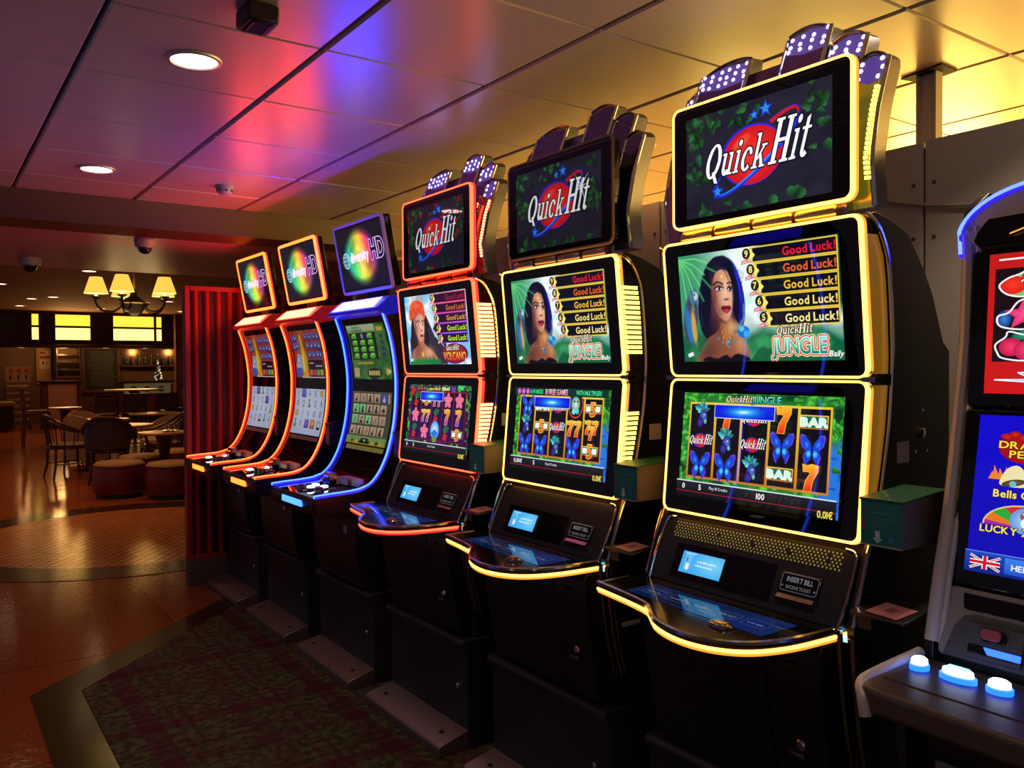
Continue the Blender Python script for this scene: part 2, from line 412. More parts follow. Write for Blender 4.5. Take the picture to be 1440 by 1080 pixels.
def topper_art(kind):
    W, H = 460, 276; a = Art(W, H); cv = Canvas(W, H, 92, 56, (33, 33, 46))
    n = fbm(cv.X / W, cv.Y / H, 3); cv.C += (n[..., None] - .5) * 26; cv.glow(W * .5, H * .5, 200, 120, (30, 28, 48), .6)
    a.canvas(cv)
    r = random.Random(5 if kind == 'jungle' else 9)
    def spot():
        e = r.random()
        if e < .38: return r.uniform(0, 60), r.uniform(90, H - 6)
        if e < .62: return r.uniform(W - 62, W - 8), r.uniform(110, H - 6)
        if e < .82: return r.uniform(20, W - 20), r.uniform(6, 30) if r.random() < .5 else r.uniform(4, 20)
        return r.uniform(60, W * .6), r.uniform(H - 44, H - 12)
    for k in range(60):
        x, y = spot(); g = r.uniform(.45, 1.0)
        if kind == 'volcano' and r.random() < .3:
            a.ell(x, y, 11, 11, (190, 30, 40), (110, 14, 26), n=10)
        else: leafy(a, x, y, r.uniform(28, 52), r.uniform(0, 360), (24 * g, 50 * g, 36 * g), (48 * g, 120 * g, 62 * g))
    logo(a, W * .52, H * .50, .94)
    if kind == 'flash':
        for k in range(9):
            t = math.radians(k * 40 + 8); L = 50 if k % 2 else 26
            a.line([(W * .80, H * .64), (W * .80 + L * math.cos(t), H * .64 + L * math.sin(t))], 4.5, (245, 245, 255), w2=.6)
        a.ell(W * .80, H * .64, 9, 9, (255, 255, 255), (220, 220, 255))
    return a

def portrait(cv, who):
    """a painted head-and-shoulders figure in the left half of a 512x296 picture"""
    W, H = cv.W, cv.H; X, Y = cv.X, cv.Y
    if who == 'jungle':
        sky = np.clip((X - 60) / 140, 0, 1); n = fbm(X / W, Y / H, 11)
        cv.C[:] = np.array((60, 150, 110)); cv.blend(sky, (240, 252, 252)); cv.blend(np.clip((n - .6) * 3, 0, .3), (160, 232, 216))
        dn = np.clip((120 - Y) / 60 + (n - .5) * 1.6, 0, 1); cv.blend(dn, (16, 96, 62)); cv.blend(np.clip((n - .5) * 5, 0, 1) * dn, (50, 150, 90))
        cv.blend(np.clip((X - 262) / 30, 0, 1) * np.clip((Y - 100) / 40, 0, 1), (20, 66, 60))
        cv.X = cv.X - 20
        hair = [(64, 66), (44, 120), (50, 190), (74, 250), (104, 278), (128, 283), (150, 280), (178, 258), (196, 214), (206, 160), (202, 110), (190, 84), (168, 74), (150, 92), (120, 60)]
        cv.poly(hair, (14, 14, 40), 2.5, smooth=6)
        for k in range(26):
            x = 56 + k * 5.6; cv.line([(x + 12, 270 - abs(k - 13) * 3), (x, 190), (x - 4, 100)], 1.6, (34, 34, 92) if k % 3 else (60, 66, 140), 1.6, .55)
        # neck, shoulders, bust
        cv.poly([(112, 120), (108, 84), (70, 62), (44, 30), (40, 0), (210, 0), (206, 44), (184, 66), (160, 80), (158, 120)], (150, 86, 58), 2.5, smooth=5)
        cv.glow(160, 92, 34, 22, (228, 166, 110), .9); cv.glow(112, 104, 26, 30, (70, 34, 38), .75); cv.glow(186, 48, 22, 30, (226, 170, 120), .6); cv.glow(70, 30, 44, 34, (78, 42, 44), .65)
        # face
        face = [(96, 196), (98, 160), (112, 128), (136, 110), (152, 116), (164, 146), (166, 190), (160, 232), (136, 246), (110, 236)]
        cv.poly(face, (206, 142, 110), 2.0, smooth=6)
        cv.glow(146, 186, 22, 44, (250, 205, 170), .85); cv.glow(100, 168, 16, 60, (96, 44, 50), .85); cv.glow(116, 132, 20, 18, (130, 66, 60), .6); cv.glow(150, 132, 12, 12, (236, 180, 150), .6)
        cv.line([(150, 200), (152, 178), (150, 168)], 5, (226, 166, 134), 3, .5); cv.ell(145, 166, 9, 3.4, (112, 52, 48), 2.5, .8)
        for (ex, ey, w_) in ((121, 196, 15), (158, 192, 8)):
            cv.ell(ex, ey + 2, w_ * 1.15, 8.5, (96, 46, 52), 4, .75); cv.ell(ex, ey, w_ * .9, 4.2, (240, 232, 226), 1.5, .9, rot=-6); cv.ell(ex + 1.5, ey, 4.0, 4.4, (26, 14, 18), 1.2)
            cv.line([(ex - w_, ey + 1), (ex - 2, ey + 6), (ex + w_, ey + 2)], 3.0, (18, 8, 14), 1.4)
        cv.line([(102, 208), (118, 215), (136, 208)], 4.6, (20, 10, 16), 1.8); cv.line([(150, 208), (160, 211), (167, 205)], 3.6, (20, 10, 16), 1.6)
        cv.poly([(124, 145), (136, 150), (144, 148), (152, 150), (160, 142), (148, 130), (136, 131)], (128, 14, 40), 1.6, smooth=4); cv.line([(125, 144), (144, 142), (159, 142)], 1.8, (52, 4, 18), 1.2); cv.glow(144, 136, 8, 4, (226, 110, 120), .8)
        cv.line([(118, 226), (134, 232), (150, 226)], 2.2, (214, 170, 70), 1.4, .9); cv.ell(134, 228, 4, 4, (250, 220, 120), 1.5)
        # fringe and side locks over the face
        cv.poly([(90, 240), (92, 180), (84, 120), (70, 90), (58, 140), (62, 210), (86, 262)], (12, 12, 36), 2.5, smooth=5)
        cv.poly([(130, 258), (150, 244), (164, 214), (170, 176), (166, 130), (184, 100), (204, 130), (200, 200), (180, 250), (150, 272)], (12, 12, 40), 2.5, smooth=5)
        cv.line([(128, 256), (146, 240), (156, 218), (160, 196)], 2.0, (10, 8, 30), 1.4)
        cv.line([(184, 236), (192, 190), (192, 140), (186, 100)], 9, (30, 10, 200), 5, .85); cv.line([(202, 150), (198, 110), (178, 84)], 4, (96, 200, 190), 3, .7); cv.line([(196, 112), (176, 92), (160, 84)], 3, (110, 190, 200), 3, .6)
        # jewellery, top, flower
        for k in range(9): cv.line([(118 + k * 5, 96 - abs(4 - k) * -2), (126 + k * 3.4, 40 + abs(4 - k) * 5)], 1.3, (236, 170, 70), 1.2, .7)
        for (x, y, q) in ((146, 52, 6), (126, 50, 3.6), (166, 56, 3.6), (146, 38, 3.6), (110, 62, 3)): cv.ell(x, y, q, q * 1.2, (30, 120, 150), 1.6); cv.ell(x - 1, y + 1, q * .4, q * .4, (150, 230, 240), 1.2)
        cv.poly([(56, 0), (70, 14), (100, 8), (132, 18), (148, 10), (170, 20), (204, 12), (206, 0)], (20, 12, 26), 2, smooth=4)
        cv.ell(196, 78, 20, 16, (24, 110, 200), 3); cv.ell(206, 72, 10, 9, (60, 170, 240), 3); cv.ell(190, 86, 9, 8, (90, 200, 230), 3)
        cv.X = cv.X + 20
        # bird and fronds on the left
        cv.ell(34, 120, 26, 66, (72, 52, 96), 5, .9, rot=-8); cv.ell(26, 100, 12, 54, (40, 130, 200), 5, .8, rot=8); cv.ell(44, 96, 9, 50, (226, 180, 80), 5, .85, rot=4); cv.ell(48, 182, 19, 21, (70, 96, 150), 3); cv.ell(56, 182, 8, 12, (200, 206, 220), 3); cv.ell(52, 186, 3, 3, (10, 10, 20), 1)
        for k in range(15):
            t = math.radians(-8 - k * 9); L = 150 if k % 2 else 110
            cv.line([(4, 286), (4 + L * .5 * math.cos(t), 286 + L * .5 * math.sin(t) + 6), (4 + L * math.cos(t) * .9, 286 + L * math.sin(t))], 3.4, (60, 186, 96) if k % 2 else (130, 226, 140), 1.8, .95)
        for k in range(8): cv.line([(8, 8 + k * 3), (58 + k * 3, 18 + k * 7), (98 - k * 4, 52 + k)], 2.2, (40, 120, 76), 1.6, .7)
        for k in range(9):
            cv.line([(236, 4), (222 + k * 7, 50), (208 + k * 15, 74 - abs(k - 4) * 5)], 2.4, (56, 160, 100), 1.8, .75)
    else:
        n = fbm(X / W, Y / H, 21)
        cv.C[:] = np.array((120, 196, 246)); cv.blend(np.clip((n - .45) * 4, 0, 1), (250, 252, 255)); cv.glow(200, 180, 60, 70, (255, 250, 246), .9)
        cv.poly([(20, 100), (60, 190), (180, 210), (240, 120), (330, 60), (330, 0), (20, 0)], (52, 44, 62), 4)
        cv.poly([(230, 150), (270, 190), (330, 110), (330, 60)], (50, 30, 50), 4)
        cv.poly([(34, 120), (60, 200), (170, 210), (190, 120), (170, 60), (50, 60)], (34, 26, 34), 3, smooth=5)
        cv.poly([(40, 190), (34, 230), (60, 268), (110, 276), (158, 262), (172, 226), (168, 192), (130, 214), (80, 210)], (226, 76, 44), 3, smooth=5); cv.blend(np.clip((fbm(X / W * 3 % 1, Y / H * 3 % 1, 31) - .5) * 3, 0, .5) * (Y > 190) * (X > 36) * (X < 172), (255, 130, 70))
        cv.poly([(90, 120), (92, 86), (40, 62), (24, 30), (24, 0), (250, 0), (236, 40), (176, 74), (146, 92), (146, 120)], (176, 110, 84), 3, smooth=5); cv.glow(180, 50, 40, 24, (236, 176, 140), .8); cv.glow(80, 60, 30, 30, (110, 62, 52), .6)
        cv.poly([(70, 196), (74, 150), (92, 118), (122, 98), (146, 122), (158, 160), (156, 206), (120, 216)], (216, 150, 124), 2.5, smooth=6); cv.glow(136, 160, 18, 40, (248, 206, 182), .8); cv.glow(80, 160, 14, 50, (120, 66, 60), .7)
        for (ex, w_) in ((106, 13), (146, 9)):
            cv.ell(ex, 172, w_, 5, (236, 226, 220), 2); cv.ell(ex + 1, 172, 4.5, 5, (26, 14, 14), 1.5); cv.line([(ex - w_, 184), (ex, 190), (ex + w_, 184)], 4.4, (30, 14, 14), 2)
        cv.ell(130, 146, 8, 4, (150, 86, 74), 2.5); cv.ell(130, 124, 13, 5.5, (160, 50, 50), 2); cv.line([(117, 124), (143, 124)], 2, (70, 14, 20), 1.5)
        cv.line([(98, 92), (118, 62), (128, 54)], 2.4, (40, 20, 20), 1.5); cv.ell(126, 44, 10, 14, (220, 140, 40), 2); cv.ell(126, 44, 5, 8, (255, 220, 90), 2)
        for k in range(26):
            x = 16 + k * 10.5; cv.poly([(x - 12, 0), (x - 6, 24 + (k * 37 % 22)), (x + 10, 0)], (30, 92 + (k * 29) % 60, 60), 2.5)
    return cv

def upper_art(kind):
    W, H = 512, 296; a = Art(W, H)
    cv = Canvas(W, H, 190, 110) if kind == 'jungle' else Canvas(W, H, 128, 74); portrait(cv, 'jungle' if kind == 'jungle' else 'volcano'); a.canvas(cv)
    rows = [((226, 26, 60), (232, 200, 60)), ((232, 96, 48), (232, 200, 60)), ((240, 190, 60), (232, 200, 60)), ((246, 226, 120), (232, 200, 60)), ((250, 240, 150), (236, 206, 70))]
    if kind != 'jungle':
        rows = [((150, 40, 62), (236, 60, 90)), ((210, 110, 60), (226, 50, 130)), ((222, 160, 60), (190, 50, 190)), ((190, 230, 50), (150, 60, 220)), ((190, 240, 70), (110, 60, 240))]
    for i, (tc, fc) in enumerate(rows):
        y1 = H - 4 - i * 41.5; y0 = y1 - 37; x0 = 268 + i * 11.5; x1 = 504
        a.poly([(x0 - 18, y0 - 2), (x1 + 4, y0 - 2), (x1 + 4, y1 + 2), (x0 - 18, y1 + 2)], fc)
        a.rect(x0 - 8, y0 + 1.5, x1, y1 - 1.5, (14, 14, 30) if kind == 'jungle' else (44, 12, 48))
        a.text('Good Luck!', x1 - 2, y0 + 8, 21, tc, bold=1, align='r', sx=1.0, gap=.13, out=(60, 30, 10) if i > 0 else (90, 0, 20), ow=1.2)
        bx = x0 - 30
        a.poly([(bx + 14, y0 + 2), (bx + 30, (y0 + y1) / 2), (bx + 14, y1 - 2), (bx - 4, y1 - 2), (bx - 4, y0 + 2)], (250, 236, 120)); a.ell(bx + 2, (y0 + y1) / 2 + 5, 13, 14, (40, 30, 20)); a.text(str(9 - i), bx + 2, (y0 + y1) / 2 - 3, 17, (250, 236, 150), align='c', out=(120, 60, 10), ow=1)
        a.poly([(bx - 16, y0 - 4), (bx + 16, y0 + 2), (bx + 14, y0 + 11), (bx - 16, y0 + 6)], (206, 40, 60)); a.text('Quick Hit', bx, y0 + 1, 7.5, (250, 250, 250), align='c', rot=9, shear=.2, sx=.7)
    if kind == 'jungle':
        a.serif('Quick', 322, 66, 21, (250, 240, 210), out=(70, 40, 14), ow=2.2, rot=3); a.serif('Hit', 388, 68, 23, (250, 240, 210), out=(70, 40, 14), ow=2.2, rot=3)
        a.text('JUNGLE', 388, 18, 41, (60, 190, 150), align='c', out=(250, 244, 200), ow=7.0, sx=.83, gap=.07); a.text('JUNGLE', 388, 18, 41, (120, 240, 210), align='c', out=(226, 70, 40), ow=5.0, sx=.83, gap=.07); a.text('JUNGLE', 388, 18, 41, (20, 130, 104), col2=(150, 240, 215), align='c', out=(250, 250, 230), ow=1.7, sx=.83, gap=.07)
    else:
        a.ell(394, 44, 104, 42, (200, 60, 30), (110, 20, 60)); a.serif('Quick', 330, 58, 20, (250, 240, 210), out=(90, 20, 14), ow=2.2); a.serif('Hit', 392, 58, 22, (250, 240, 210), out=(90, 20, 14), ow=2.2)
        a.text('VOLCANO', 394, 18, 33, (250, 60, 30), col2=(255, 236, 80), align='c', out=(120, 20, 40), ow=3.0, sx=.76, gap=.06)
    a.poly([(20, 12), (40, 18), (36, 28), (18, 22)], (240, 240, 250)); a.text('Bally', 492, 10, 14, (250, 250, 250), align='c', shear=.3)
    return a

def butterfly(a, cx, cy, s_, glow=(120, 70, 230)):
    def half(m, k=1.0):
        up_ = [(0, 4), (8, 22), (26, 44), (42, 48), (46, 36), (40, 12), (24, -2), (3, -6)]; lo = [(2, -4), (24, -6), (32, -22), (26, -40), (18, -52), (12, -36), (3, -24)]
        return [[(cx + m * x * s_ * k, cy + y * s_ * k) for x, y in q] for q in (up_, lo)]
    for m in (-1, 1):
        for p in half(m, 1.1): a.poly(p, glow, False)
    a.up()
    for m in (-1, 1):
        for p in half(m): a._add(p, [tuple(range(len(p)))], np.array([(28, 70, 220) if i % 2 else (14, 22, 110) for i in range(len(p))], float))
    a.up()
    for m in (-1, 1):
        a.ell(cx + m * 13 * s_, cy - 14 * s_, 10 * s_, 13 * s_, (90, 230, 255), (30, 120, 250), n=12, layer=False); a.ell(cx + m * 22 * s_, cy + 18 * s_, 9 * s_, 15 * s_, (50, 150, 255), (24, 60, 210), n=12, rot=-m * 30, layer=False)
    a.up(); a.ell(cx, cy, 2.6 * s_, 24 * s_, (20, 20, 60), n=10)
def seven(a, cx, cy, s_, bot=(235, 40, 30), top=(255, 206, 60), edge=(250, 220, 110)):
    p = [(-26, 20), (-30, 44), (-14, 38), (4, 44), (30, 40), (28, 24), (10, -8), (4, -44), (-22, -44), (-16, -12), (2, 16), (-12, 22)]
    q = [(cx + x * s_, cy + y * s_) for x, y in p]
    a.line(q, 6 * s_, edge, closed=True); a._add(q, [tuple(range(12))], np.array([tuple(np.array(bot) * (1 - t) + np.array(top) * t) for t in [(y + 44) / 88 for _, y in p]])); a.up()
def bar(a, cx, cy, w_, h_, txt='BAR', tc=(210, 245, 225), five=False):
    a.rect(cx - w_ / 2, cy - h_ / 2, cx + w_ / 2, cy + h_ / 2, (190, 110, 20), (250, 200, 60)); a.rect(cx - w_ / 2 + 3, cy - h_ / 2 + 3, cx + w_ / 2 - 3, cy + h_ / 2 - 3, (30, 110, 80))
    if five:
        a.rect(cx - w_ / 2 + 6, cy - h_ / 2 + 6, cx - w_ * .16, cy + h_ / 2 - 6, (240, 250, 245)); a.rect(cx + w_ * .16, cy - h_ / 2 + 6, cx + w_ / 2 - 6, cy + h_ / 2 - 6, (240, 250, 245)); a.text('5', cx, cy - h_ * .75, h_ * 1.5, (240, 70, 30), col2=(255, 150, 60), align='c', out=(255, 210, 80), ow=2)
    else:
        a.text('BAR', cx, cy - h_ * .3, h_ * .6, tc, align='c', sx=1.35, out=(240, 255, 250), ow=2.2)
def spirit(a, cx, cy, s_):
    """a small blue figure with a leaf headdress"""
    for k in range(6):
        leafy(a, cx - 6 * s_, cy + 14 * s_, 38 * s_, 20 + k * 26, (40, 150, 150), (110, 220, 220) if k % 2 else (30, 90, 120))
    a.ell(cx + 2 * s_, cy - 2 * s_, 17 * s_, 24 * s_, (90, 120, 210), (40, 40, 130)); a.ell(cx - 10 * s_, cy - 22 * s_, 14 * s_, 18 * s_, (70, 60, 180), (34, 20, 90)); a.ell(cx + 12 * s_, cy - 18 * s_, 6 * s_, 9 * s_, (150, 230, 190), (60, 140, 130)); a.ell(cx + 6 * s_, cy + 4 * s_, 4 * s_, 2 * s_, (200, 240, 240))
def flower(a, cx, cy, s_):
    for k in range(5):
        t = math.radians(90 + 72 * k); a.ell(cx + 20 * s_ * math.cos(t), cy + 20 * s_ * math.sin(t), 22 * s_, 14 * s_, (250, 90, 140), (230, 130, 170), n=12, rot=90 + 72 * k, layer=False)
    a.up(); a.ell(cx, cy, 10 * s_, 10 * s_, (255, 220, 120), (210, 20, 60), n=12)
def berry(a, cx, cy, s_):
    for k in range(4): leafy(a, cx + 6 * s_, cy + 8 * s_, 40 * s_, 50 + k * 34, (30, 80, 50), (50, 140, 80))
    for (x, y) in ((-8, -8), (8, -14), (0, -28), (-14, -24)): a.ell(cx + x * s_, cy + y * s_, 12 * s_, 12 * s_, (240, 60, 60), (150, 16, 30), n=12)

def reels_art(kind):
    W, H = 512, 292; a = Art(W, H); cv = Canvas(W, H, 128, 73)
    n = fbm(cv.X / W, cv.Y / H, 41); n2 = fbm(cv.X / W * 4 % 1, cv.Y / H * 4 % 1, 43, 3)
    if kind == 'volcano':
        cv.C[:] = (46, 20, 58); cv.blend(np.clip((n - .5) * 4, 0, .8), (90, 26, 96)); cv.blend(np.clip((n2 - .52) * 5, 0, 1) * ((cv.Y > 250) | (cv.X < 24) | (cv.X > 488) | (cv.Y < 44)), (60, 190, 90))
    else:
        cv.C[:] = (34, 120, 44); cv.blend(np.clip((n2 - .45) * 5, 0, 1), (96, 210, 60)); cv.blend(np.clip((.45 - n) * 5, 0, 1), (16, 60, 34)); cv.blend((cv.X > 455) * np.clip((190 - cv.Y) / 30, 0, 1), (40, 120, 220)); cv.blend((cv.X > 455) * np.clip((n2 - .55) * 6, 0, 1) * (cv.Y < 190), (20, 60, 170))
    a.canvas(cv)
    r = random.Random(3)
    for k in range(60):
        e = k % 4; x, y = [(r.uniform(0, 30), r.uniform(30, H)), (r.uniform(480, 512), r.uniform(60, H)), (r.uniform(0, W), r.uniform(36, 56)), (r.uniform(0, W), r.uniform(262, H - 8))][e]
        g = r.uniform(.6, 1.1); leafy(a, x, y, r.uniform(18, 34), r.uniform(0, 360), clampc((30 * g, 110 * g, 40 * g)), clampc((90 * g, 220 * g, 70 * g)))
    fx0, fx1, fy0, fy1 = 32, 480, 58, 262
    fr = (214, 150, 40) if kind != 'volcano' else (120, 30, 44)
    a.rect(fx0 - 4, fy0 - 4, fx1 + 4, fy1 + 4, (200, 120, 40) if kind != 'volcano' else (100, 24, 40), (240, 200, 60) if kind != 'volcano' else (130, 30, 40))
    cw = (fx1 - fx0) / 5
    for c in range(5):
        a.rect(fx0 + c * cw + (4 if c else 1), fy0 + 2, fx0 + (c + 1) * cw - (4 if c < 4 else 1), fy1 - 2, (22, 18, 30) if kind != 'volcano' else (44, 12, 92), (16, 14, 20) if kind != 'volcano' else (30, 14, 34))
    def cell(c, rw): return fx0 + (c + .5) * cw, fy1 - 34 - rw * 68
    if kind == 'jungle':
        grid = [['s', '7', 'q', '7', 'b'], ['q', 's', 'q', 'f', 'f'], ['f', 'f', 's', 'b', '7']]
    elif kind == 'free':
        grid = [['f', 'b', 'q', 'w', '5'], ['s', '5', 'q', '77', '777'], ['f', 'f', 's', 'f', '5']]
    else:
        grid = [['r', '5', '77', 'l', 'l'], ['l', '77', 'r', '7', '7'], ['r', 'l', 'd', 'r', '5']]
    vol = kind == 'volcano'
    for rw in range(3):
        for c in range(5):
            x, y = cell(c, rw); g = grid[rw][c]
            if g == 's': spirit(a, x, y, .82)
            elif g == 'q': logo(a, x, y, .235, simple=True)
            elif g == 'f': butterfly(a, x, y, .72)
            elif g == 'b': bar(a, x, y, cw - 10, 34)
            elif g == '5': bar(a, x, y, cw - 8, 30, five=True)
            elif g == '7': seven(a, x, y, .74, bot=(150, 20, 200) if vol else (235, 40, 30), top=(255, 190, 40), edge=(250, 190, 60))
            elif g == '77':
                for q in (-1, 1): seven(a, x + q * 19, y, .6, bot=(150, 20, 200) if vol else (235, 40, 30))
            elif g == '777':
                for q in (-1, 1, 0): seven(a, x + q * 18, y + (8 if q else -10), .52)
            elif g == 'w':
                a.ell(x, y + 12, 40, 46, (220, 60, 40)); a.ell(x, y + 12, 35, 41, (20, 30, 30)); a.ell(x, y + 14, 22, 26, (230, 240, 230), (60, 150, 120)); a.ell(x - 8, y - 12, 10, 9, (120, 230, 230)); a.ell(x + 10, y - 10, 9, 9, (90, 210, 220)); a.ell(x - 6, y + 22, 4, 4, (20, 20, 20)); a.ell(x + 9, y + 22, 4, 4, (20, 20, 20))
            elif g == 'l': flower(a, x, y, .8)
            elif g == 'r': berry(a, x, y, .8)
            elif g == 'd':
                a.ell(x, y + 10, 36, 38, (220, 250, 255), (40, 150, 230)); a.poly([(x - 30, y - 4), (x, y + 14), (x + 30, y - 4), (x, y - 26)], (40, 120, 220)); a.ell(x, y - 28, 20, 14, (120, 140, 70))
    if kind == 'jungle':
        a.serif('Quick', 160, 269, 17, (245, 236, 190), out=(60, 40, 10), ow=1.8); a.serif('Hit', 214, 269, 18, (245, 236, 190), out=(60, 40, 10), ow=1.8); a.text('JUNGLE', 246, 268, 19, (30, 180, 170), col2=(120, 240, 220), out=(40, 40, 10), ow=2)
    elif kind == 'free':
        a.rect(0, 266, W, H, (10, 54, 40)); 
        for k in range(3): a.ell(26 + k * 26, 279, 12, 12, (240, 140, 220), (150, 40, 130), n=14)
        a.text('AWARDS', 92, 272, 15, (60, 230, 160), sx=.8, gap=.07); a.text('10 FREE GAMES', 182, 270, 19, (250, 120, 150), col2=(255, 230, 235), sx=.72, gap=.07); a.text('WITH MULTIPLIER!', 350, 272, 15, (60, 230, 160), sx=.75, gap=.07)
    else:
        for k in range(3): a.ell(100 + k * 24, 276, 10, 9, (190, 120, 90), (110, 50, 40), n=10)
        scribble(a, 190, 270, 90, 12, (240, 200, 90), 10); scribble(a, 296, 270, 66, 14, (240, 230, 150), 11); a.ell(384, 277, 18, 10, (120, 70, 220), (70, 30, 150)); leafy(a, 420, 280, 60, 10, (40, 180, 80), (80, 230, 110)); leafy(a, 470, 282, 50, 160, (40, 170, 80), (90, 230, 120)); berry(a, 52, 280, .9)
    a.rect(122 if kind != 'volcano' else 118, 224, 322 if kind != 'volcano' else 310, 262, (210, 220, 255)); 
    x0, x1 = (124, 320) if kind != 'volcano' else (120, 308)
    cv2 = Canvas(x1 - x0, 34, 24, 6, (8, 16, 220)); cv2.glow((x1 - x0) / 2, 17, 56, 13, (40, 210, 255)); cv2.glow((x1 - x0) / 2, 17, 20, 2.4, (235, 250, 255)); a.canvas(cv2, x0, 226)
    a.rect(0, 0, W, 44, (8, 8, 12), (34, 36, 46)); a.rect(0, 43, W, 46, (220, 230, 235)); a.rect(0, 15, W, 16.6, (190, 20, 40))
    a.text('0' if kind != 'free' else '0,00€', 22, 23, 14, (245, 245, 245)); a.text('5', 82 if kind != 'free' else 138, 23, 15, (245, 245, 245)); a.text('Play 10 Credits', 120 if kind == 'jungle' else 210, 28, 8, (235, 235, 235), bold=0)
    if kind == 'jungle': a.text('100', 292, 22, 15, (245, 245, 245), align='c')
    a.text('0,01€', W - 8, 1, 17, (240, 230, 90), align='r', sx=.85, gap=.07)
    return a

def burst_art():
    W, H = 460, 290; a = Art(W, H); cv = Canvas(W, H, 110, 70, (20, 16, 26))
    dx = cv.X - W / 2; dy = cv.Y - H / 2; ang = np.arctan2(dy, dx); rad = np.hypot(dx / 172, dy / 136)
    hue = [(-.9, (30, 190, 210)), (-.5, (60, 200, 120)), (-.12, (240, 220, 70)), (.12, (255, 170, 40)), (.45, (220, 60, 90)), (.9, (110, 40, 220))]
    t = np.clip(dx / 172 + dy / 900, -.9, .9); C = np.zeros(cv.C.shape)
    for (t0, c0), (t1, c1) in zip(hue[:-1], hue[1:]):
        m = (t >= t0) & (t <= t1); k = ((t - t0) / (t1 - t0))[..., None]; C = np.where(m[..., None], np.array(c0) * (1 - k) + np.array(c1) * k, C)
    low = np.clip(-dy / 120 - .1, 0, 1)[..., None]; C = C * (1 - low * .5) + np.array((90, 190, 60)) * low * .5
    n = fbm((ang / 6.3 + .5) * .999, np.clip(rad, 0, .999) * .5, 51, 5); streak = .62 + .85 * n
    cv.C = cv.C + (np.clip(C * streak[..., None], 0, 255) - cv.C) * np.clip((1.06 - rad) * 3.2, 0, 1)[..., None] ** 1.3
    cv.glow(W * .52, H * .5, 40, 70, (255, 240, 170), .55); a.canvas(cv)
    lc = (240, 225, 255)
    for k in range(3): 
        e = [(W * .16 + (34 - 12 * k) * math.cos(u), H * .48 + 38 * math.sin(u)) for u in np.linspace(0, 2 * PI, 25)[:-1]]; a.line(e, 3, (170, 240, 250), closed=True)
    for q in (-18, 0, 18): a.line([(W * .16 - 33, H * .48 + q), (W * .16 + 33, H * .48 + q)], 2.6, (170, 240, 250))
    a.text('diversity', W * .26, H * .43, 46, (255, 255, 255), sx=.74, rot=2, out=(250, 200, 255), ow=3); a.text('HD', W * .715, H * .42, 92, (26, 12, 50), sx=.72, out=(240, 190, 255), ow=4, rot=2, gap=.12)
    return a

def bottle_art():
    W, H = 440, 290; a = Art(W, H); cv = Canvas(W, H, 88, 58, (150, 50, 36)); n = fbm(cv.X / W, cv.Y / H, 61); cv.C += (n[..., None] - .5) * 80
    cv.glow(150, 110, 60, 110, (200, 150, 40), .8); a.canvas(cv)
    for (x, y) in ((28, 236), (70, 244), (34, 190), (76, 196), (240, 250), (300, 250), (360, 250), (410, 246), (240, 196), (300, 194), (360, 196), (410, 190), (250, 140), (310, 138), (370, 142), (410, 138)):
        a.rect(x - 24, y - 20, x + 24, y + 20, (44, 52, 110), (80, 96, 170)); a.ell(x, y, 12, 12, (200, 210, 235), (70, 70, 150), n=10)
    a.poly([(120, 30), (118, 120), (138, 190), (140, 268), (164, 268), (166, 190), (190, 120), (188, 30)], (196, 170, 50)); a.poly([(130, 40), (128, 116), (146, 180), (150, 180), (150, 40)], (236, 214, 90)); a.ell(152, 270, 14, 8, (150, 90, 50))
    a.poly([(20, 70), (60, 150), (110, 140), (118, 60), (60, 30)], (170, 170, 200)); a.ell(70, 110, 30, 26, (220, 220, 235), (120, 120, 170)); a.rect(14, 6, 100, 62, (60, 90, 180)); a.poly([(100, 6), (180, 60), (220, 6)], (230, 150, 40))
    a.rect(212, 10, 430, 108, (30, 26, 34)); scribble(a, 224, 86, 70, 10, (230, 200, 190), 4); scribble(a, 320, 68, 90, 10, (220, 190, 190), 5)
    for k, c in enumerate(((190, 110, 90), (200, 70, 60), (90, 170, 100), (170, 160, 60))): a.rect(224 + k * 52, 16, 266 + k * 52, 50, c)
    a.rect(100, 0, 440, 5, (210, 200, 210))
    return a
def letters_art(which):
    W, H = 440, 270; a = Art(W, H); cv = Canvas(W, H, 22, 14, (176, 184, 214)); cv.glow(W / 2, H * .6, 240, 150, (202, 210, 234)); a.canvas(cv)
    rows = [['J', 'p', 'A', 'K', 'y'], ['10', 'Q', 'g', 'Q', 'A'], ['y', 'J', 'K', '10', '10'], ['g', 'K', 'p', 'o', 'w']] if which else [['Q', 'p', 'g', 'Q', 'Q'], ['10', 'J', 'Q', 'p', 'J'], ['y', '10', 'K', 'A', 'g'], ['A', 'Q', 'w', 'g', 'A']]
    for r_, row in enumerate(rows):
        for c, t in enumerate(row):
            x, y = 44 + c * 88, 244 - r_ * 60
            if t == 'p': a.rect(x - 34, y - 26, x + 34, y + 26, (90, 60, 150), (150, 110, 200)); a.ell(x, y, 22, 20, (110, 130, 210), (110, 70, 170))
            elif t == 'g': a.poly([(x - 10, y + 26), (x + 8, y + 24), (x + 6, y), (x + 24, y - 18), (x, y - 28), (x - 22, y - 20), (x - 6, y - 4)], (70, 120, 50)); a.ell(x + 2, y - 16, 12, 8, (150, 150, 50))
            elif t == 'y': a.ell(x, y, 24, 20, (226, 190, 60), (170, 130, 40))
            elif t == 'o': a.rect(x - 32, y - 26, x + 32, y + 26, (150, 60, 30), (220, 130, 50)); a.ell(x, y, 14, 18, (230, 190, 80))
            elif t == 'w': a.ell(x, y, 28, 24, (200, 220, 235), (110, 130, 160)); a.rect(x - 20, y - 28, x + 24, y - 14, (30, 30, 40))
            else: a.text(t, x, y - 20, 40, (62, 62, 74), bold=0, align='c', sx=.8, shear=.06)
    return a
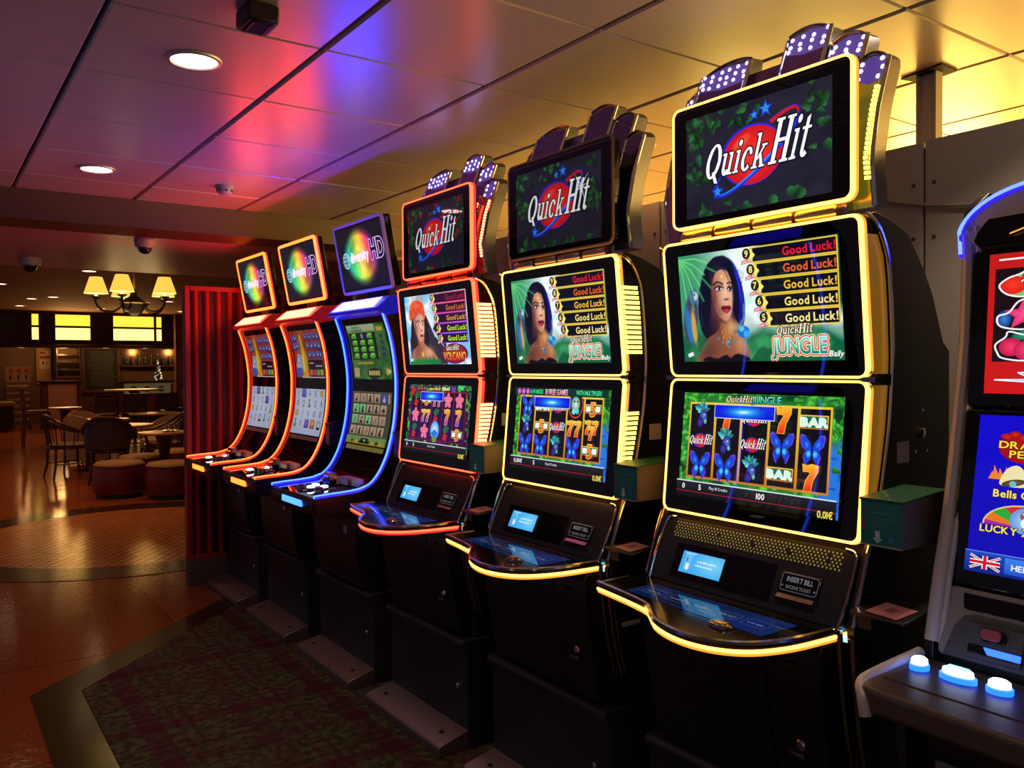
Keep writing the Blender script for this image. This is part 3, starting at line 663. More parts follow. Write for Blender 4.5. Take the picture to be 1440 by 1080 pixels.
def green_art():
    W, H = 440, 290; a = Art(W, H); cv = Canvas(W, H, 66, 44, (60, 110, 50)); n = fbm(cv.X / W, cv.Y / H, 71); cv.C += (n[..., None] - .5) * 110; a.canvas(cv)
    a.rect(10, 248, 330, 286, (120, 150, 110), (180, 200, 170)); scribble(a, 66, 270, 110, 13, (40, 120, 60), 1); scribble(a, 60, 252, 120, 14, (30, 130, 60), 2); scribble(a, 196, 256, 120, 18, (210, 190, 110), 3)
    a.rect(20, 104, 318, 246, (40, 44, 40)); r = random.Random(2)
    for r_ in range(4):
        for c in range(3):
            x, y = 74 + c * 92, 228 - r_ * 35
            if (r_, c) == (0, 1): a.ell(x, y, 12, 14, (150, 150, 200)); continue
            a.rect(x - 22, y - 14, x + 24, y + 14, (50, 150, 30), (110, 220, 60)); a.rect(x - 34, y - 10, x - 22, y + 8, (150, 160, 130)); a.poly([(x - 18, y + 12), (x, y + 4), (x + 18, y + 12)], (190, 240, 110))
    a.rect(338, 90, 426, 280, (50, 96, 46), (80, 130, 60)); a.rect(350, 250, 416, 270, (200, 170, 60))
    for k in range(4): a.ell(384, 224 - k * 32, 18, 12, (60, 70, 130), (40, 60, 70))
    a.rect(70, 78, 250, 92, (160, 150, 50)); a.ell(250, 30, 80, 30, (40, 50, 36)); 
    for k in range(5): a.rect(190 + k * 26, 20, 208 + k * 26, 44, (220, 190, 110))
    a.rect(20, 10, 80, 60, (190, 170, 130)); a.ell(400, 40, 14, 18, (220, 190, 60)); a.ell(424, 40, 8, 12, (220, 225, 235))
    return a
def tiles_art():
    W, H = 440, 290; a = Art(W, H); a.rect(0, 0, W, H, (60, 80, 50), (90, 92, 74)); r = random.Random(4)
    for r_ in range(4):
        for c in range(5):
            x0, y0 = 14 + c * 78, 228 - r_ * 60; base = (176, 146, 116)
            if (r_, c) in ((1, 1), (2, 0), (2, 2), (1, 0)): base = (120, 190, 130)
            if (r_, c) == (0, 4): base = (60, 60, 150)
            a.rect(x0, y0, x0 + 72, y0 + 54, (70, 50, 40)); a.rect(x0 + 3, y0 + 3, x0 + 69, y0 + 51, base, tuple(min(255, q + 26) for q in base))
            d = (50, 46, 44) if base[0] > 100 else (170, 190, 230); x, y = x0 + 36, y0 + 26; k = r.randint(0, 3)
            if k == 0: a.poly([(x - 20, y - 20), (x + 18, y - 20), (x + 6, y), (x + 12, y + 16), (x - 2, y + 20), (x - 10, y + 2)], d)
            elif k == 1: a.line([(x - 14, y - 18), (x + 10, y + 18)], 7, d); a.ell(x - 6, y - 12, 14, 8, d)
            elif k == 2:
                for q in range(3): a.line([(x - 18 + q * 14, y - 18), (x - 4 + q * 8, y + 4), (x - 16 + q * 16, y + 18)], 4, d)
            else: a.ell(x, y - 8, 18, 12, d); a.poly([(x - 6, y), (x + 6, y), (x + 2, y + 20)], d)
    a.rect(408, 60, 434, 284, (70, 74, 60)); a.rect(412, 230, 430, 280, (190, 160, 110))
    a.rect(0, 0, W, 44, (150, 140, 50), (110, 160, 100))
    for k in range(9): a.ell(26 + k * 46, 14, 16, 10, (60, 60, 36) if k % 2 else (190, 160, 60))
    a.rect(170, 6, 250, 34, (30, 36, 40)); a.text('20', 210, 10, 18, (230, 230, 240), align='c')
    return a

def neon_art():
    W, H = 520, 310; a = Art(W, H); a.rect(0, 0, W, H, (206, 22, 24), (196, 26, 26)); a.line([(18, 296), (496, 300)], 4, (255, 250, 250)); a.rect(12, 70, W - 12, 276, (26, 14, 20))
    N = (250, 250, 255)
    for c in range(5):
        x = 66 + c * 98
        sh = c % 3
        def melon(y):
            cvx = [(x - 46, y - 4), (x - 30, y + 12), (x - 8, y + 20), (x + 18, y + 34), (x + 42, y + 16), (x + 40, y - 14), (x + 4, y - 30), (x - 30, y - 24)]
            a.poly(cat_path(cvx, 4, True), (120, 200, 110)); a.ell(x - 20, y - 4, 24, 20, (250, 60, 40), (226, 30, 24)); a.ell(x + 16, y + 10, 22, 20, (240, 50, 50), (200, 30, 40)); a.line(cat_path(cvx, 5, True), 3.4, N, closed=True); a.line([(x - 6, y + 2), (x + 14, y + 20), (x + 4, y + 2), (x + 30, y + 22), (x + 22, y + 2)], 2.6, N)
        def bellstar(y):
            a.ell(x - 34, y - 10, 14, 20, (60, 130, 220), (20, 40, 110)); a.ell(x + 36, y + 14, 14, 20, (60, 130, 220), (20, 40, 110)); a.star(x, y - 2, 36, (226, 40, 110), (250, 90, 150), k=.45)
            a.line(cat_path([(x - 26, y + 4), (x - 8, y + 28), (x + 20, y + 32), (x + 44, y + 8), (x + 46, y - 24), (x + 4, y - 34), (x - 40, y - 26), (x - 46, y - 4)], 5, True), 3.6, N, closed=True)
        def cherry(y):
            a.ell(x + 14, y + 24, 34, 12, (40, 190, 130), (20, 90, 70), rot=12); a.ell(x - 20, y - 4, 22, 20, (250, 60, 110), (190, 20, 70)); a.ell(x + 12, y - 12, 26, 22, (250, 70, 120), (200, 24, 80))
            a.line(cat_path([(x - 48, y + 2), (x - 30, y + 18), (x - 24, y + 30), (x + 6, y + 22), (x + 34, y + 28), (x + 46, y + 4), (x + 40, y - 26), (x + 4, y - 34), (x - 34, y - 28), (x - 44, y - 16)], 4, True), 3.4, N, closed=True)
        fs = (melon, bellstar, cherry); 
        for k in range(3): fs[(k + sh) % 3](242 - k * 68)
    for x in (20, 330): a.poly([(x, 30), (x + 70, 31), (x + 42, 46), (x + 150, 47), (x + 96, 36), (x + 122, 22)], (60, 180, 240)); a.line([(x, 30), (x + 70, 31), (x + 42, 46), (x + 150, 47), (x + 96, 36), (x + 122, 22)], 3, N, closed=True)
    return a
def menu_art():
    W, H = 520, 330; a = Art(W, H); a.rect(0, 0, W, H, (14, 10, 170), (18, 10, 206))
    for cx in (98, 260, 420):
        a.ell(cx, 262, 58, 32, (200, 26, 24), (160, 10, 20))
        for k in range(7): a.ell(cx - 46 + k * 15, 286 + 5 * math.sin(k * 1.7), 11, 7, (220, 40, 30), (150, 14, 20))
        if cx == 98:
            a.text('DRAGON', cx, 262, 15, (250, 220, 60), align='c', out=(90, 20, 10), ow=1.8, sx=1.25); a.text('PEARL', cx, 243, 15, (250, 220, 60), align='c', out=(90, 20, 10), ow=1.8, sx=1.25)
        else: scribble(a, cx - 44, 254, 88, 16, (250, 220, 60), cx)
    for cx in (98, 270, 430):
        r = random.Random(1)
        for k in range(16):
            x = cx - 66 + k * 8.4; h = r.uniform(14, 34); a.poly([(x - 6, 196), (x + r.uniform(-8, 2), 196 + h), (x + 8, 196)], (244, 130, 40))
        for q in (-1, 1):
            bx = cx + q * 22; a.poly(cat_path([(bx - q * 4, 226), (bx + q * 16, 220), (bx + q * 28, 196), (bx + q * 24, 184), (bx - q * 16, 184), (bx - q * 24, 198)], 4, True), (240, 226, 170)); a.ell(bx + q * 4, 191, 21, 7, (120, 100, 50), (70, 60, 40), rot=-q * 14); a.ell(bx + q * 5, 189, 6, 6, (110, 190, 200))
        if cx == 98: a.text('Bells On Fire', cx, 160, 15.5, (250, 226, 120), align='c', out=(40, 30, 20), ow=1.4, gap=.12)
        else: scribble(a, cx - 54, 160, 108, 13, (250, 226, 120), cx)
    for cx in (98, 270, 430):
        pts = [(cx + 72 * math.cos(math.radians(t)), 102 + 44 * math.sin(math.radians(t))) for t in range(0, 181, 12)]
        cols = [(40, 170, 60), (230, 120, 30), (160, 40, 160), (60, 60, 200), (210, 40, 60)]
        for k in range(15): a.poly([(cx, 102), pts[k], pts[k + 1]], cols[(k // 2) % 5], layer=False)
        a.up(); a.line(pts, 3, (230, 200, 120)); a.ell(cx + 8, 116, 34, 28, (190, 220, 245), (90, 150, 220)); a.ell(cx + 8, 126, 16, 12, (200, 120, 110), (150, 70, 70)); a.ell(cx + 8, 112, 14, 12, (240, 246, 250)); a.line([(cx - 4, 131), (cx + 4, 128)], 2.4, (250, 250, 250)); a.line([(cx + 12, 128), (cx + 20, 131)], 2.4, (250, 250, 250))
        if cx == 98: a.text('LUCKY ZODIAC', cx, 86, 14.5, (250, 226, 110), align='c', out=(40, 20, 60), ow=1.6, sx=.98)
        else: scribble(a, cx - 62, 86, 124, 14, (250, 226, 110), cx)
    a.rect(0, 0, W, 42, (10, 30, 130), (30, 70, 190)); a.rect(0, 42, W, 44, (90, 130, 230))
    fx, fy, fw, fh = 10, 8, 54, 27; a.rect(fx, fy, fx + fw, fy + fh, (20, 30, 120))
    a.line([(fx, fy), (fx + fw, fy + fh)], 5, (245, 245, 250)); a.line([(fx, fy + fh), (fx + fw, fy)], 5, (245, 245, 250)); a.line([(fx, fy), (fx + fw, fy + fh)], 2, (210, 20, 40)); a.line([(fx, fy + fh), (fx + fw, fy)], 2, (210, 20, 40))
    a.rect(fx, fy + fh / 2 - 5, fx + fw, fy + fh / 2 + 5, (245, 245, 250)); a.rect(fx + fw / 2 - 5, fy, fx + fw / 2 + 5, fy + fh, (245, 245, 250)); a.rect(fx, fy + fh / 2 - 2.8, fx + fw, fy + fh / 2 + 2.8, (214, 20, 40)); a.rect(fx + fw / 2 - 3, fy, fx + fw / 2 + 3, fy + fh, (214, 20, 40))
    a.rect(72, 6, 132, 38, (30, 80, 200), (60, 130, 235)); a.text('HELP', 102, 15, 12, (240, 246, 255), align='c')
    return a
def lcd_art():
    W, H = 160, 66; a = Art(W, H); cv = Canvas(W, H, 32, 14, (60, 170, 236)); cv.glow(120, 36, 60, 34, (120, 205, 250)); a.canvas(cv)
    a.rect(14, 12, 40, 60, (110, 190, 235)); a.rect(22, 10, 34, 30, (235, 240, 250)); a.rect(20, 34, 24, 48, (40, 90, 160)); scribble(a, 62, 38, 74, 6, (225, 245, 255), 7); scribble(a, 58, 26, 66, 6, (225, 245, 255), 8); scribble(a, 12, 59, 40, 4, (225, 245, 255), 9)
    return a
def touch_art():
    W, H = 460, 110; a = Art(W, H); cv = Canvas(W, H, 60, 14, (30, 58, 118)); n = fbm(cv.X / W, cv.Y / H, 81); cv.C += (n[..., None] - .5) * 60; cv.glow(W * .34, 60, 40, 60, (12, 16, 40), .8); cv.glow(W * .86, 40, 60, 50, (26, 60, 170), .8); a.canvas(cv)
    for k in range(5):
        x = 60 + k * 84; a.line(rrect(66, 40, 8, 3, x, 52), 2, (90, 120, 170), closed=True); scribble(a, x - 22, 46, 44, 10, (150, 170, 205), k)
    return a
# ------------------------------------------------------------------ the setting
def node_mat(name):
    m = bpy.data.materials.new(name); m.use_nodes = True; MATS[name] = m; return m, m.node_tree, m.node_tree.nodes['Principled BSDF']

def stone_floor():
    m, nt, b = node_mat('stone_floor'); N = nt.nodes.new; L = nt.links.new
    tc = N('ShaderNodeTexCoord'); n = N('ShaderNodeTexNoise'); n.inputs['Scale'].default_value = 90; n.inputs['Detail'].default_value = 4
    n2 = N('ShaderNodeTexNoise'); n2.inputs['Scale'].default_value = 1.4; L(tc.outputs['Object'], n.inputs['Vector']); L(tc.outputs['Object'], n2.inputs['Vector'])
    r = N('ShaderNodeValToRGB'); r.color_ramp.elements[0].color = (0.17, 0.042, 0.010, 1); r.color_ramp.elements[1].color = (0.42, 0.110, 0.026, 1); r.color_ramp.elements[0].position = .3; r.color_ramp.elements[1].position = .7; L(n.outputs['Fac'], r.inputs[0])
    br = N('ShaderNodeTexBrick'); br.offset = 0; br.inputs['Scale'].default_value = 1.0; br.inputs['Brick Width'].default_value = 1.2; br.inputs['Row Height'].default_value = 1.2; br.inputs['Mortar Size'].default_value = 0.006
    br.inputs['Color1'].default_value = (1, 1, 1, 1); br.inputs['Color2'].default_value = (.9, .9, .9, 1); br.inputs['Mortar'].default_value = (.45, .45, .45, 1); L(tc.outputs['Object'], br.inputs['Vector'])
    mx = N('ShaderNodeMixRGB'); mx.blend_type = 'MULTIPLY'; mx.inputs[0].default_value = 1; L(r.outputs[0], mx.inputs[1]); L(br.outputs['Color'], mx.inputs[2]); L(mx.outputs[0], b.inputs['Base Color'])
    mr = N('ShaderNodeMapRange'); mr.inputs['To Min'].default_value = .09; mr.inputs['To Max'].default_value = .17; L(n2.outputs['Fac'], mr.inputs['Value']); L(mr.outputs[0], b.inputs['Roughness'])
    bp = N('ShaderNodeBump'); bp.inputs['Strength'].default_value = .12; bp.inputs['Distance'].default_value = .010
    n3 = N('ShaderNodeTexNoise'); n3.inputs['Scale'].default_value = 20; L(tc.outputs['Object'], n3.inputs['Vector']); L(n3.outputs['Fac'], bp.inputs['Height']); L(bp.outputs[0], b.inputs['Normal'])
    return m
def mosaic_floor():
    m, nt, b = node_mat('mosaic_floor'); N = nt.nodes.new; L = nt.links.new
    tc = N('ShaderNodeTexCoord'); br = N('ShaderNodeTexBrick'); br.offset = 0; br.inputs['Scale'].default_value = 1; br.inputs['Brick Width'].default_value = .075; br.inputs['Row Height'].default_value = .075; br.inputs['Mortar Size'].default_value = .005
    br.inputs['Color1'].default_value = (.56, .22, .085, 1); br.inputs['Color2'].default_value = (.46, .17, .065, 1); br.inputs['Mortar'].default_value = (.10, .045, .02, 1); mp = N('ShaderNodeMapping'); mp.inputs['Rotation'].default_value = (0, 0, math.radians(38)); L(tc.outputs['Object'], mp.inputs['Vector']); L(mp.outputs[0], br.inputs['Vector']); L(br.outputs['Color'], b.inputs['Base Color']); b.inputs['Roughness'].default_value = .22
    bp = N('ShaderNodeBump'); bp.inputs['Strength'].default_value = .3; bp.inputs['Distance'].default_value = .004; bp.invert = True; L(br.outputs['Fac'], bp.inputs['Height']); L(bp.outputs[0], b.inputs['Normal'])
    return m
def tartan():
    """plaid carpet: dark green with maroon bands both ways"""
    m, nt, b = node_mat('tartan_carpet'); N = nt.nodes.new; L = nt.links.new
    tc = N('ShaderNodeTexCoord'); sp = N('ShaderNodeSeparateXYZ'); L(tc.outputs['Object'], sp.inputs[0])
    def bands(sock, per, off):
        a = N('ShaderNodeMath'); a.operation = 'ADD'; a.inputs[1].default_value = off; L(sock, a.inputs[0])
        d = N('ShaderNodeMath'); d.operation = 'DIVIDE'; d.inputs[1].default_value = per; L(a.outputs[0], d.inputs[0])
        f = N('ShaderNodeMath'); f.operation = 'FRACT'; L(d.outputs[0], f.inputs[0])
        r = N('ShaderNodeValToRGB'); r.color_ramp.interpolation = 'CONSTANT'; e = r.color_ramp.elements
        e[0].position = 0; e[0].color = (0, 0, 0, 1); e[1].position = .10; e[1].color = (1, 1, 1, 1)
        for p, v_ in ((.22, 0), (.28, .7), (.31, 0), (.36, .7), (.39, 0), (.60, .55), (.72, 0), (.80, .8), (.83, 0), (.88, .8), (.91, 0)):
            q = e.new(p); q.color = (v_, v_, v_, 1)
        L(f.outputs[0], r.inputs[0]); return r.outputs[0]
    bx = bands(sp.outputs['X'], .74, .10); by = bands(sp.outputs['Y'], .74, .15)
    mxx = N('ShaderNodeMixRGB'); mxx.blend_type = 'ADD'; mxx.inputs[0].default_value = 1; L(bx, mxx.inputs[1]); L(by, mxx.inputs[2])
    hv = N('ShaderNodeMath'); hv.operation = 'MULTIPLY'; hv.inputs[1].default_value = .62; hv.use_clamp = True; L(mxx.outputs[0], hv.inputs[0])
    n = N('ShaderNodeTexNoise'); n.inputs['Scale'].default_value = 30; n.inputs['Detail'].default_value = 4; L(tc.outputs['Object'], n.inputs['Vector'])
    g = N('ShaderNodeValToRGB'); g.color_ramp.elements[0].color = (0.042, 0.045, 0.020, 1); g.color_ramp.elements[1].color = (0.115, 0.120, 0.052, 1); g.color_ramp.elements[0].position = .40; g.color_ramp.elements[1].position = .60; L(n.outputs['Fac'], g.inputs[0])
    mx = N('ShaderNodeMixRGB'); L(hv.outputs[0], mx.inputs[0]); L(g.outputs[0], mx.inputs[1]); mx.inputs[2].default_value = (.085, .016, .028, 1); L(mx.outputs[0], b.inputs['Base Color'])
    b.inputs['Roughness'].default_value = .95; b.inputs['Specular IOR Level'].default_value = .1
    n2 = N('ShaderNodeTexNoise'); n2.inputs['Scale'].default_value = 260; bp = N('ShaderNodeBump'); bp.inputs['Strength'].default_value = .6; bp.inputs['Distance'].default_value = .004; L(tc.outputs['Object'], n2.inputs['Vector']); L(n2.outputs['Fac'], bp.inputs['Height']); L(bp.outputs[0], b.inputs['Normal'])
    return m

mat('olive_stone', (0.036, 0.024, 0.009), .16, srgb=False, noise=.5, nscale=30)
FLOOR = MB().box(-4, 10, -3, 27, -0.1, 0).build('floor', stone_floor(), smooth=0); tag(FLOOR, kind='structure')
c45 = 1 / math.sqrt(2)
# carpet with its corner cut at 45 degrees, and the olive stone border beside it
o = MB().prism_z([(0.585, -3), (2.74, -3), (2.74, 5.90), (2.22, 5.90), (0.593, 4.313)], 0.0, 0.006).build('floor_carpet', tartan(), smooth=0); tag(o, kind='structure')
o = MB().prism_z([(0.385, -3), (0.583, -3), (0.591, 4.314), (2.218, 5.90), (2.02, 5.90), (0.389, 4.385)], 0.0, 0.003).build('floor_border', MATS['olive_stone'], smooth=0); tag(o, kind='structure')
CX, CY, R1, R2 = 1.60, 8.20, 1.38, 1.76
o = MB().lathe([(R1, 0.0), (R1, 0.003)], (CX, CY, 0), 72).build('floor_medallion', mosaic_floor(), smooth=0); tag(o, kind='structure')
ring = MB(); n_ = 72
pi_ = [(CX + R1 * math.cos(2 * PI * k / n_), CY + R1 * math.sin(2 * PI * k / n_)) for k in range(n_)]; po_ = [(CX + R2 * math.cos(2 * PI * k / n_), CY + R2 * math.sin(2 * PI * k / n_)) for k in range(n_)]
ring.add([(*p, .0035) for p in pi_] + [(*p, .0035) for p in po_] + [(*p, 0) for p in po_], [(k, (k + 1) % n_, n_ + (k + 1) % n_, n_ + k) for k in range(n_)] + [(n_ + k, n_ + (k + 1) % n_, 2 * n_ + (k + 1) % n_, 2 * n_ + k) for k in range(n_)])
o = ring.build('floor_ring', MATS['olive_stone'], smooth=0); tag(o, kind='structure')

# ceiling of metal panels: wide dark joints along the row, fine joints across
def ceiling_metal():
    m, nt, b = node_mat('ceiling_metal'); N = nt.nodes.new; L = nt.links.new
    b.inputs['Base Color'].default_value = (.60, .57, .56, 1); b.inputs['Metallic'].default_value = .25; b.inputs['Specular IOR Level'].default_value = .5
    tc = N('ShaderNodeTexCoord'); n = N('ShaderNodeTexNoise'); n.inputs['Scale'].default_value = 3; L(tc.outputs['Object'], n.inputs['Vector'])
    mr = N('ShaderNodeMapRange'); mr.inputs['To Min'].default_value = .24; mr.inputs['To Max'].default_value = .34; L(n.outputs['Fac'], mr.inputs['Value']); L(mr.outputs[0], b.inputs['Roughness'])
    v = N('ShaderNodeTexVoronoi'); v.inputs['Scale'].default_value = 160; bp = N('ShaderNodeBump'); bp.inputs['Strength'].default_value = .05; bp.inputs['Distance'].default_value = .002; L(tc.outputs['Object'], v.inputs['Vector']); L(v.outputs['Distance'], bp.inputs['Height']); L(bp.outputs[0], b.inputs['Normal'])
    return m
mat('joint_black', (0.012, 0.010, 0.010), .8, srgb=False)
mat('white_paint', (0.62, 0.60, 0.58), .5, srgb=False)
CEIL = MB().box(-2.6, 7.2, -3, 5.37, 2.525, 2.56).build('ceiling', MATS['joint_black'], smooth=0); tag(CEIL, kind='structure')
PX, PY = 0.6175, 0.605
pan = None
cm = ceiling_metal()
for i in range(-5, 8):
    for j in range(-8, 6):
        x0, x1 = 0.443 + i * PX, 0.443 + (i + 1) * PX; y0, y1 = 1.905 + j * PY, 1.905 + (j + 1) * PY
        if y1 > 5.37:
            y1 = 5.365
        hx, hy = (x1 - x0) / 2 - .0075, (y1 - y0) / 2 - .0016
        if y1 < 5.36 and pan is not None:
            o = bpy.data.objects.new('ceiling_panel', pan); COL.objects.link(o); o.parent = CEIL
        else:
            b_ = .006; q = MB().add([(-hx, -hy, .025), (hx, -hy, .025), (hx, hy, .025), (-hx, hy, .025), (-hx, -hy, b_), (hx, -hy, b_), (hx, hy, b_), (-hx, hy, b_), (-hx + b_, -hy + b_, 0), (hx - b_, -hy + b_, 0), (hx - b_, hy - b_, 0), (-hx + b_, hy - b_, 0)],
                          [(0, 1, 2, 3), (8, 11, 10, 9)] + [(k, (k + 1) % 4, 4 + (k + 1) % 4, 4 + k) for k in range(4)] + [(4 + k, 4 + (k + 1) % 4, 8 + (k + 1) % 4, 8 + k) for k in range(4)])
            o = q.build('ceiling_panel', cm, CEIL, smooth=0)
            if y1 < 5.36: pan = o.data
        o.location = ((x0 + x1) / 2, (y0 + y1) / 2, 2.5 + random.uniform(-.0008, .0008)); o.rotation_euler = (random.uniform(-.0016, .0016), random.uniform(-.0016, .0016), 0)

# soffit beam and the lower bulkhead between hall and restaurant, then the restaurant's ceiling
mat('soffit_brown', (0.060, 0.020, 0.014), .5, srgb=False, noise=.1)
mat('bulkhead_led_tint', (0.36, 0.15, 0.32), .38, srgb=False)  # purple cast of the machines' red and blue LEDs put into the colour
o = MB().prism_x([(5.37, 2.56), (5.37, 2.52), (5.40, 2.34), (5.62, 2.32), (5.66, 2.56)], -2.6, 9).build('ceiling_beam', MATS['soffit_brown'], smooth=0); tag(o, kind='structure')
o = MB().prism_x([(5.62, 2.56), (5.62, 2.335), (7.80, 2.33), (7.80, 3.1), (7.72, 3.1), (7.72, 2.56)], -4, 9).build('ceiling_bulkhead', MATS['bulkhead_led_tint'], smooth=0); tag(o, kind='structure')
mat('restaurant_ceiling', (0.26, 0.10, 0.06), .8, 0.0, .15, srgb=False)
o = MB().box(-4, 10, 7.80, 27, 3.0, 3.06).build('ceiling_restaurant', MATS['restaurant_ceiling'], smooth=0); tag(o, kind='structure')

# partition wall behind the machines: grey laminate panels with screws, on posts
mat('grey_laminate', (0.42, 0.40, 0.39), .36, srgb=False, rnoise=.06, nscale=3)
mat('wall_core', (0.05, 0.05, 0.05), .7, srgb=False)
WALL = MB().box(2.785, 2.83, -3, 6.1, 0, 2.225).build('wall_right', MATS['wall_core'], smooth=0); tag(WALL, kind='structure')
mat('screw_steel', (.10, .10, .10), .4, .6, srgb=False)
ys = [-3, -1.0, 0.27, 1.498, 2.72, 3.94, 5.16, 6.1]
for k in range(len(ys) - 1):
    p = MB().box(2.76, 2.79, ys[k] + .004, ys[k + 1] - .004, 0.0, 2.24 + (0.0 if k % 2 else .004)).build('wall_panel', MATS['grey_laminate'], WALL, smooth=0, bevel=.003)
    for yy in (ys[k] + .035, ys[k + 1] - .035):
        for zz in (2.10, 1.92, 1.40): MB().lathe([(.007, 0), (.007, -.003), (.004, -.004)], (2.76, yy, zz), 8, 'x').build('screw', MATS['screw_steel'], p, smooth=0)
    for q in (.35, .65): MB().lathe([(.007, 0), (.007, -.003), (.004, -.004)], (2.76, ys[k] + (ys[k + 1] - ys[k]) * q, 2.19), 8, 'x').build('screw', MATS['screw_steel'], p, smooth=0)
mat('wall_dark', (0.17, 0.085, 0.045), .7, srgb=False)
o = MB().box(-4, 10, 26.0, 26.2, 0, 3.0).build('wall_back', MATS['wall_dark'], smooth=0); tag(o, kind='structure')
o = MB().box(7.1, 7.2, -3, 7.7, 0, 2.5).build('wall_lounge', mat('lounge_wall', (.45, .33, .2), .7, srgb=False), smooth=0); tag(o, kind='structure')
o = MB().box(9.0, 9.1, 7.7, 26, 0, 3.0).build('wall_restaurant', MATS['wall_dark'], smooth=0); tag(o, kind='structure')
o = MB().box(2.83, 7.2, 6.04, 6.10, 0, 2.56).build('wall_light_block', MATS['lounge_wall'], smooth=0); tag(o, kind='structure')  # unseen wall added to stop lounge lamp light spilling into the restaurant
# post between wall and ceiling with the rough hole cut round it
t = empty('ceiling_post', (2.86, 1.535, 2.2))
mat('post_paint', (.60, .55, .46), .5, srgb=False)
MB().box(-.022, .022, -.035, -.029, 0, .31).build('flange', 'post_paint', t, smooth=0); MB().box(-.022, .022, .029, .035, 0, .31).build('flange', 'post_paint', t, smooth=0); MB().box(-.004, .004, -.03, .03, 0, .31).build('web', 'post_paint', t, smooth=0)
MB().prism_z([(-.06, -.075), (.05, -.07), (.075, .06), (-.03, .085)], .294, .2985).build('ceiling_cutout', 'joint_black', t, smooth=0)
tag(t, 'grey metal post from the partition wall top to the ceiling', 'post')
# white cable looping along the wall
pts = [(2.752, 1.72, 2.10), (2.75, 1.60, 2.055), (2.748, 1.45, 2.02), (2.748, 1.30, 2.005), (2.75, 1.12, 2.035), (2.752, .96, 2.085), (2.755, .8, 2.12), (2.757, .55, 2.10), (2.757, .3, 2.12)]
o = MB().tube(cat_path(pts, 6), .0055, 8).build('wall_cable', mat('cable_white', (.34, .31, .28), .5, srgb=False)); tag(o, 'thin white cable sagging along the grey partition wall', 'cable')
# ------------------------------------------------------------------ slot machines (all face -X; x values are room x, y is local to the machine)
mat('black_gloss', (0.006, 0.006, 0.007), .13, srgb=False)
mat('black_glass', (0.003, 0.003, 0.004), .018, srgb=False)
mat('black_satin', (0.010, 0.010, 0.011), .38, srgb=False, rnoise=.05)
mat('black_matt', (0.013, 0.012, 0.012), .6, srgb=False)
mat('stand_grey', (0.028, 0.029, 0.032), .5, srgb=False, noise=.12)
mat('foot_steel', (0.30, 0.24, 0.24), .42, .75, srgb=False, rnoise=.08, nscale=20)
mat('chrome', (.80, .80, .82), .09, 1.0, srgb=False)
mat('dark_chrome', (.30, .29, .31), .16, 1.0, srgb=False)
mat('gold_metal', (.85, .62, .22), .22, 1.0, srgb=False)
mat('purple_shell', (0.20, 0.07, 0.42), .35, srgb=False)
mat('crown_purple', (0.17, 0.075, 0.52), .4, srgb=False)
mat('label_white', (.55, .54, .55), .6, srgb=False)
mat('label_lilac', (.34, .26, .42), .6, srgb=False)
mat('bezel_brown', (.30, .22, .17), .35, .4, srgb=False)
def led(name, rgb):
    return mat(name, (.2, .2, .2), .5, srgb=False, emit=rgb, estr=1.0)
led('led_yellow', (5.0, 2.1, .34)); led('led_orange', (5.0, .62, .07)); led('led_red', (5.0, .34, .10)); led('led_blue', (.14, .62, 6.0))
led('glow_yellow', (1.3, .42, .03)); led('glow_orange', (2.2, .04, .02)); led('glow_red', (2.4, .03, .05)); led('glow_blue', (.02, .01, 2.2))  # dimmer saturated emission, imitates the coloured glow beside the LED tubes
led('head_orange', (32, .95, .55)); led('head_blue', (1.0, 1.0, 42))
led('dot_lilac', (2.6, 2.2, 6.0)); led('crown_haze', (.06, .03, .24)); led('dot_reflect_yellow', (.16, .13, .015)); led('cyan_lamp', (.7, 2.6, 3.2)); led('button_white', (2.6, 3.0, 3.4))  # the olive dots' emission stands in for yellow light reflected in the speaker holes
mat('side_gold', (.80, .50, .14), .30, .9, srgb=False, emit=(.15, .07, .006), estr=1.0); led('side_yellow', (3.2, 2.3, .35)); mat('side_olive', (.02, .018, .008), .15, srgb=False); led('side_red', (7.0, 1.9, .6)); mat('side_red_dim', (.05, .006, .006), .15, srgb=False)
PIC = pic_mat('screen_picture', 1.0); PICD = pic_mat('screen_picture_dim', .62); PRINT = print_mat('printed_sheet')

def lerp(a, b, t): return a + (b - a) * t
def plane_map(bot, top, hw):
    """picture plane from (x,z) bottom to (x,z) top, half width hw; depth goes towards -x"""
    bx, bz = bot; tx, tz = top; L = math.hypot(tx - bx, tz - bz); nx, nz = -(tz - bz) / L, (tx - bx) / L
    def fn(u, v, d): return np.c_[bx + (tx - bx) * v + nx * d - OX, hw - 2 * hw * u, bz + (tz - bz) * v + nz * d]
    return fn
def slab(bot, top, hw, th, r, name, m, parent, bevel=.004):
    """rounded panel in the plane bot-top (x,z), thickness th backwards"""
    bx, bz = bot; tx, tz = top; L = math.hypot(tx - bx, tz - bz); ux, uz = (tx - bx) / L, (tz - bz) / L; nx, nz = -uz, ux
    cx_, cz_ = (bx + tx) / 2, (bz + tz) / 2; P = rrect(2 * hw, L, r, 6)
    f = [(cx_ + ux * q, p, cz_ + uz * q) for p, q in P]; b = [(x - nx * th, y, z - nz * th) for x, y, z in f]
    return MB().loft2(f, b).build(name, m, parent, smooth=30, bevel=bevel)
def rim(bot, top, hw, r, rad, off, name, m, parent, flat=1.0):
    bx, bz = bot; tx, tz = top; L = math.hypot(tx - bx, tz - bz); ux, uz = (tx - bx) / L, (tz - bz) / L; nx, nz = -uz, ux
    cx_, cz_ = (bx + tx) / 2, (bz + tz) / 2; P = rrect(2 * hw, L, r, 6)
    return MB().tube([(cx_ + ux * q + nx * off, p, cz_ + uz * q + nz * off) for p, q in P], rad, 8, closed=True).build(name, m, parent)
ART = {}
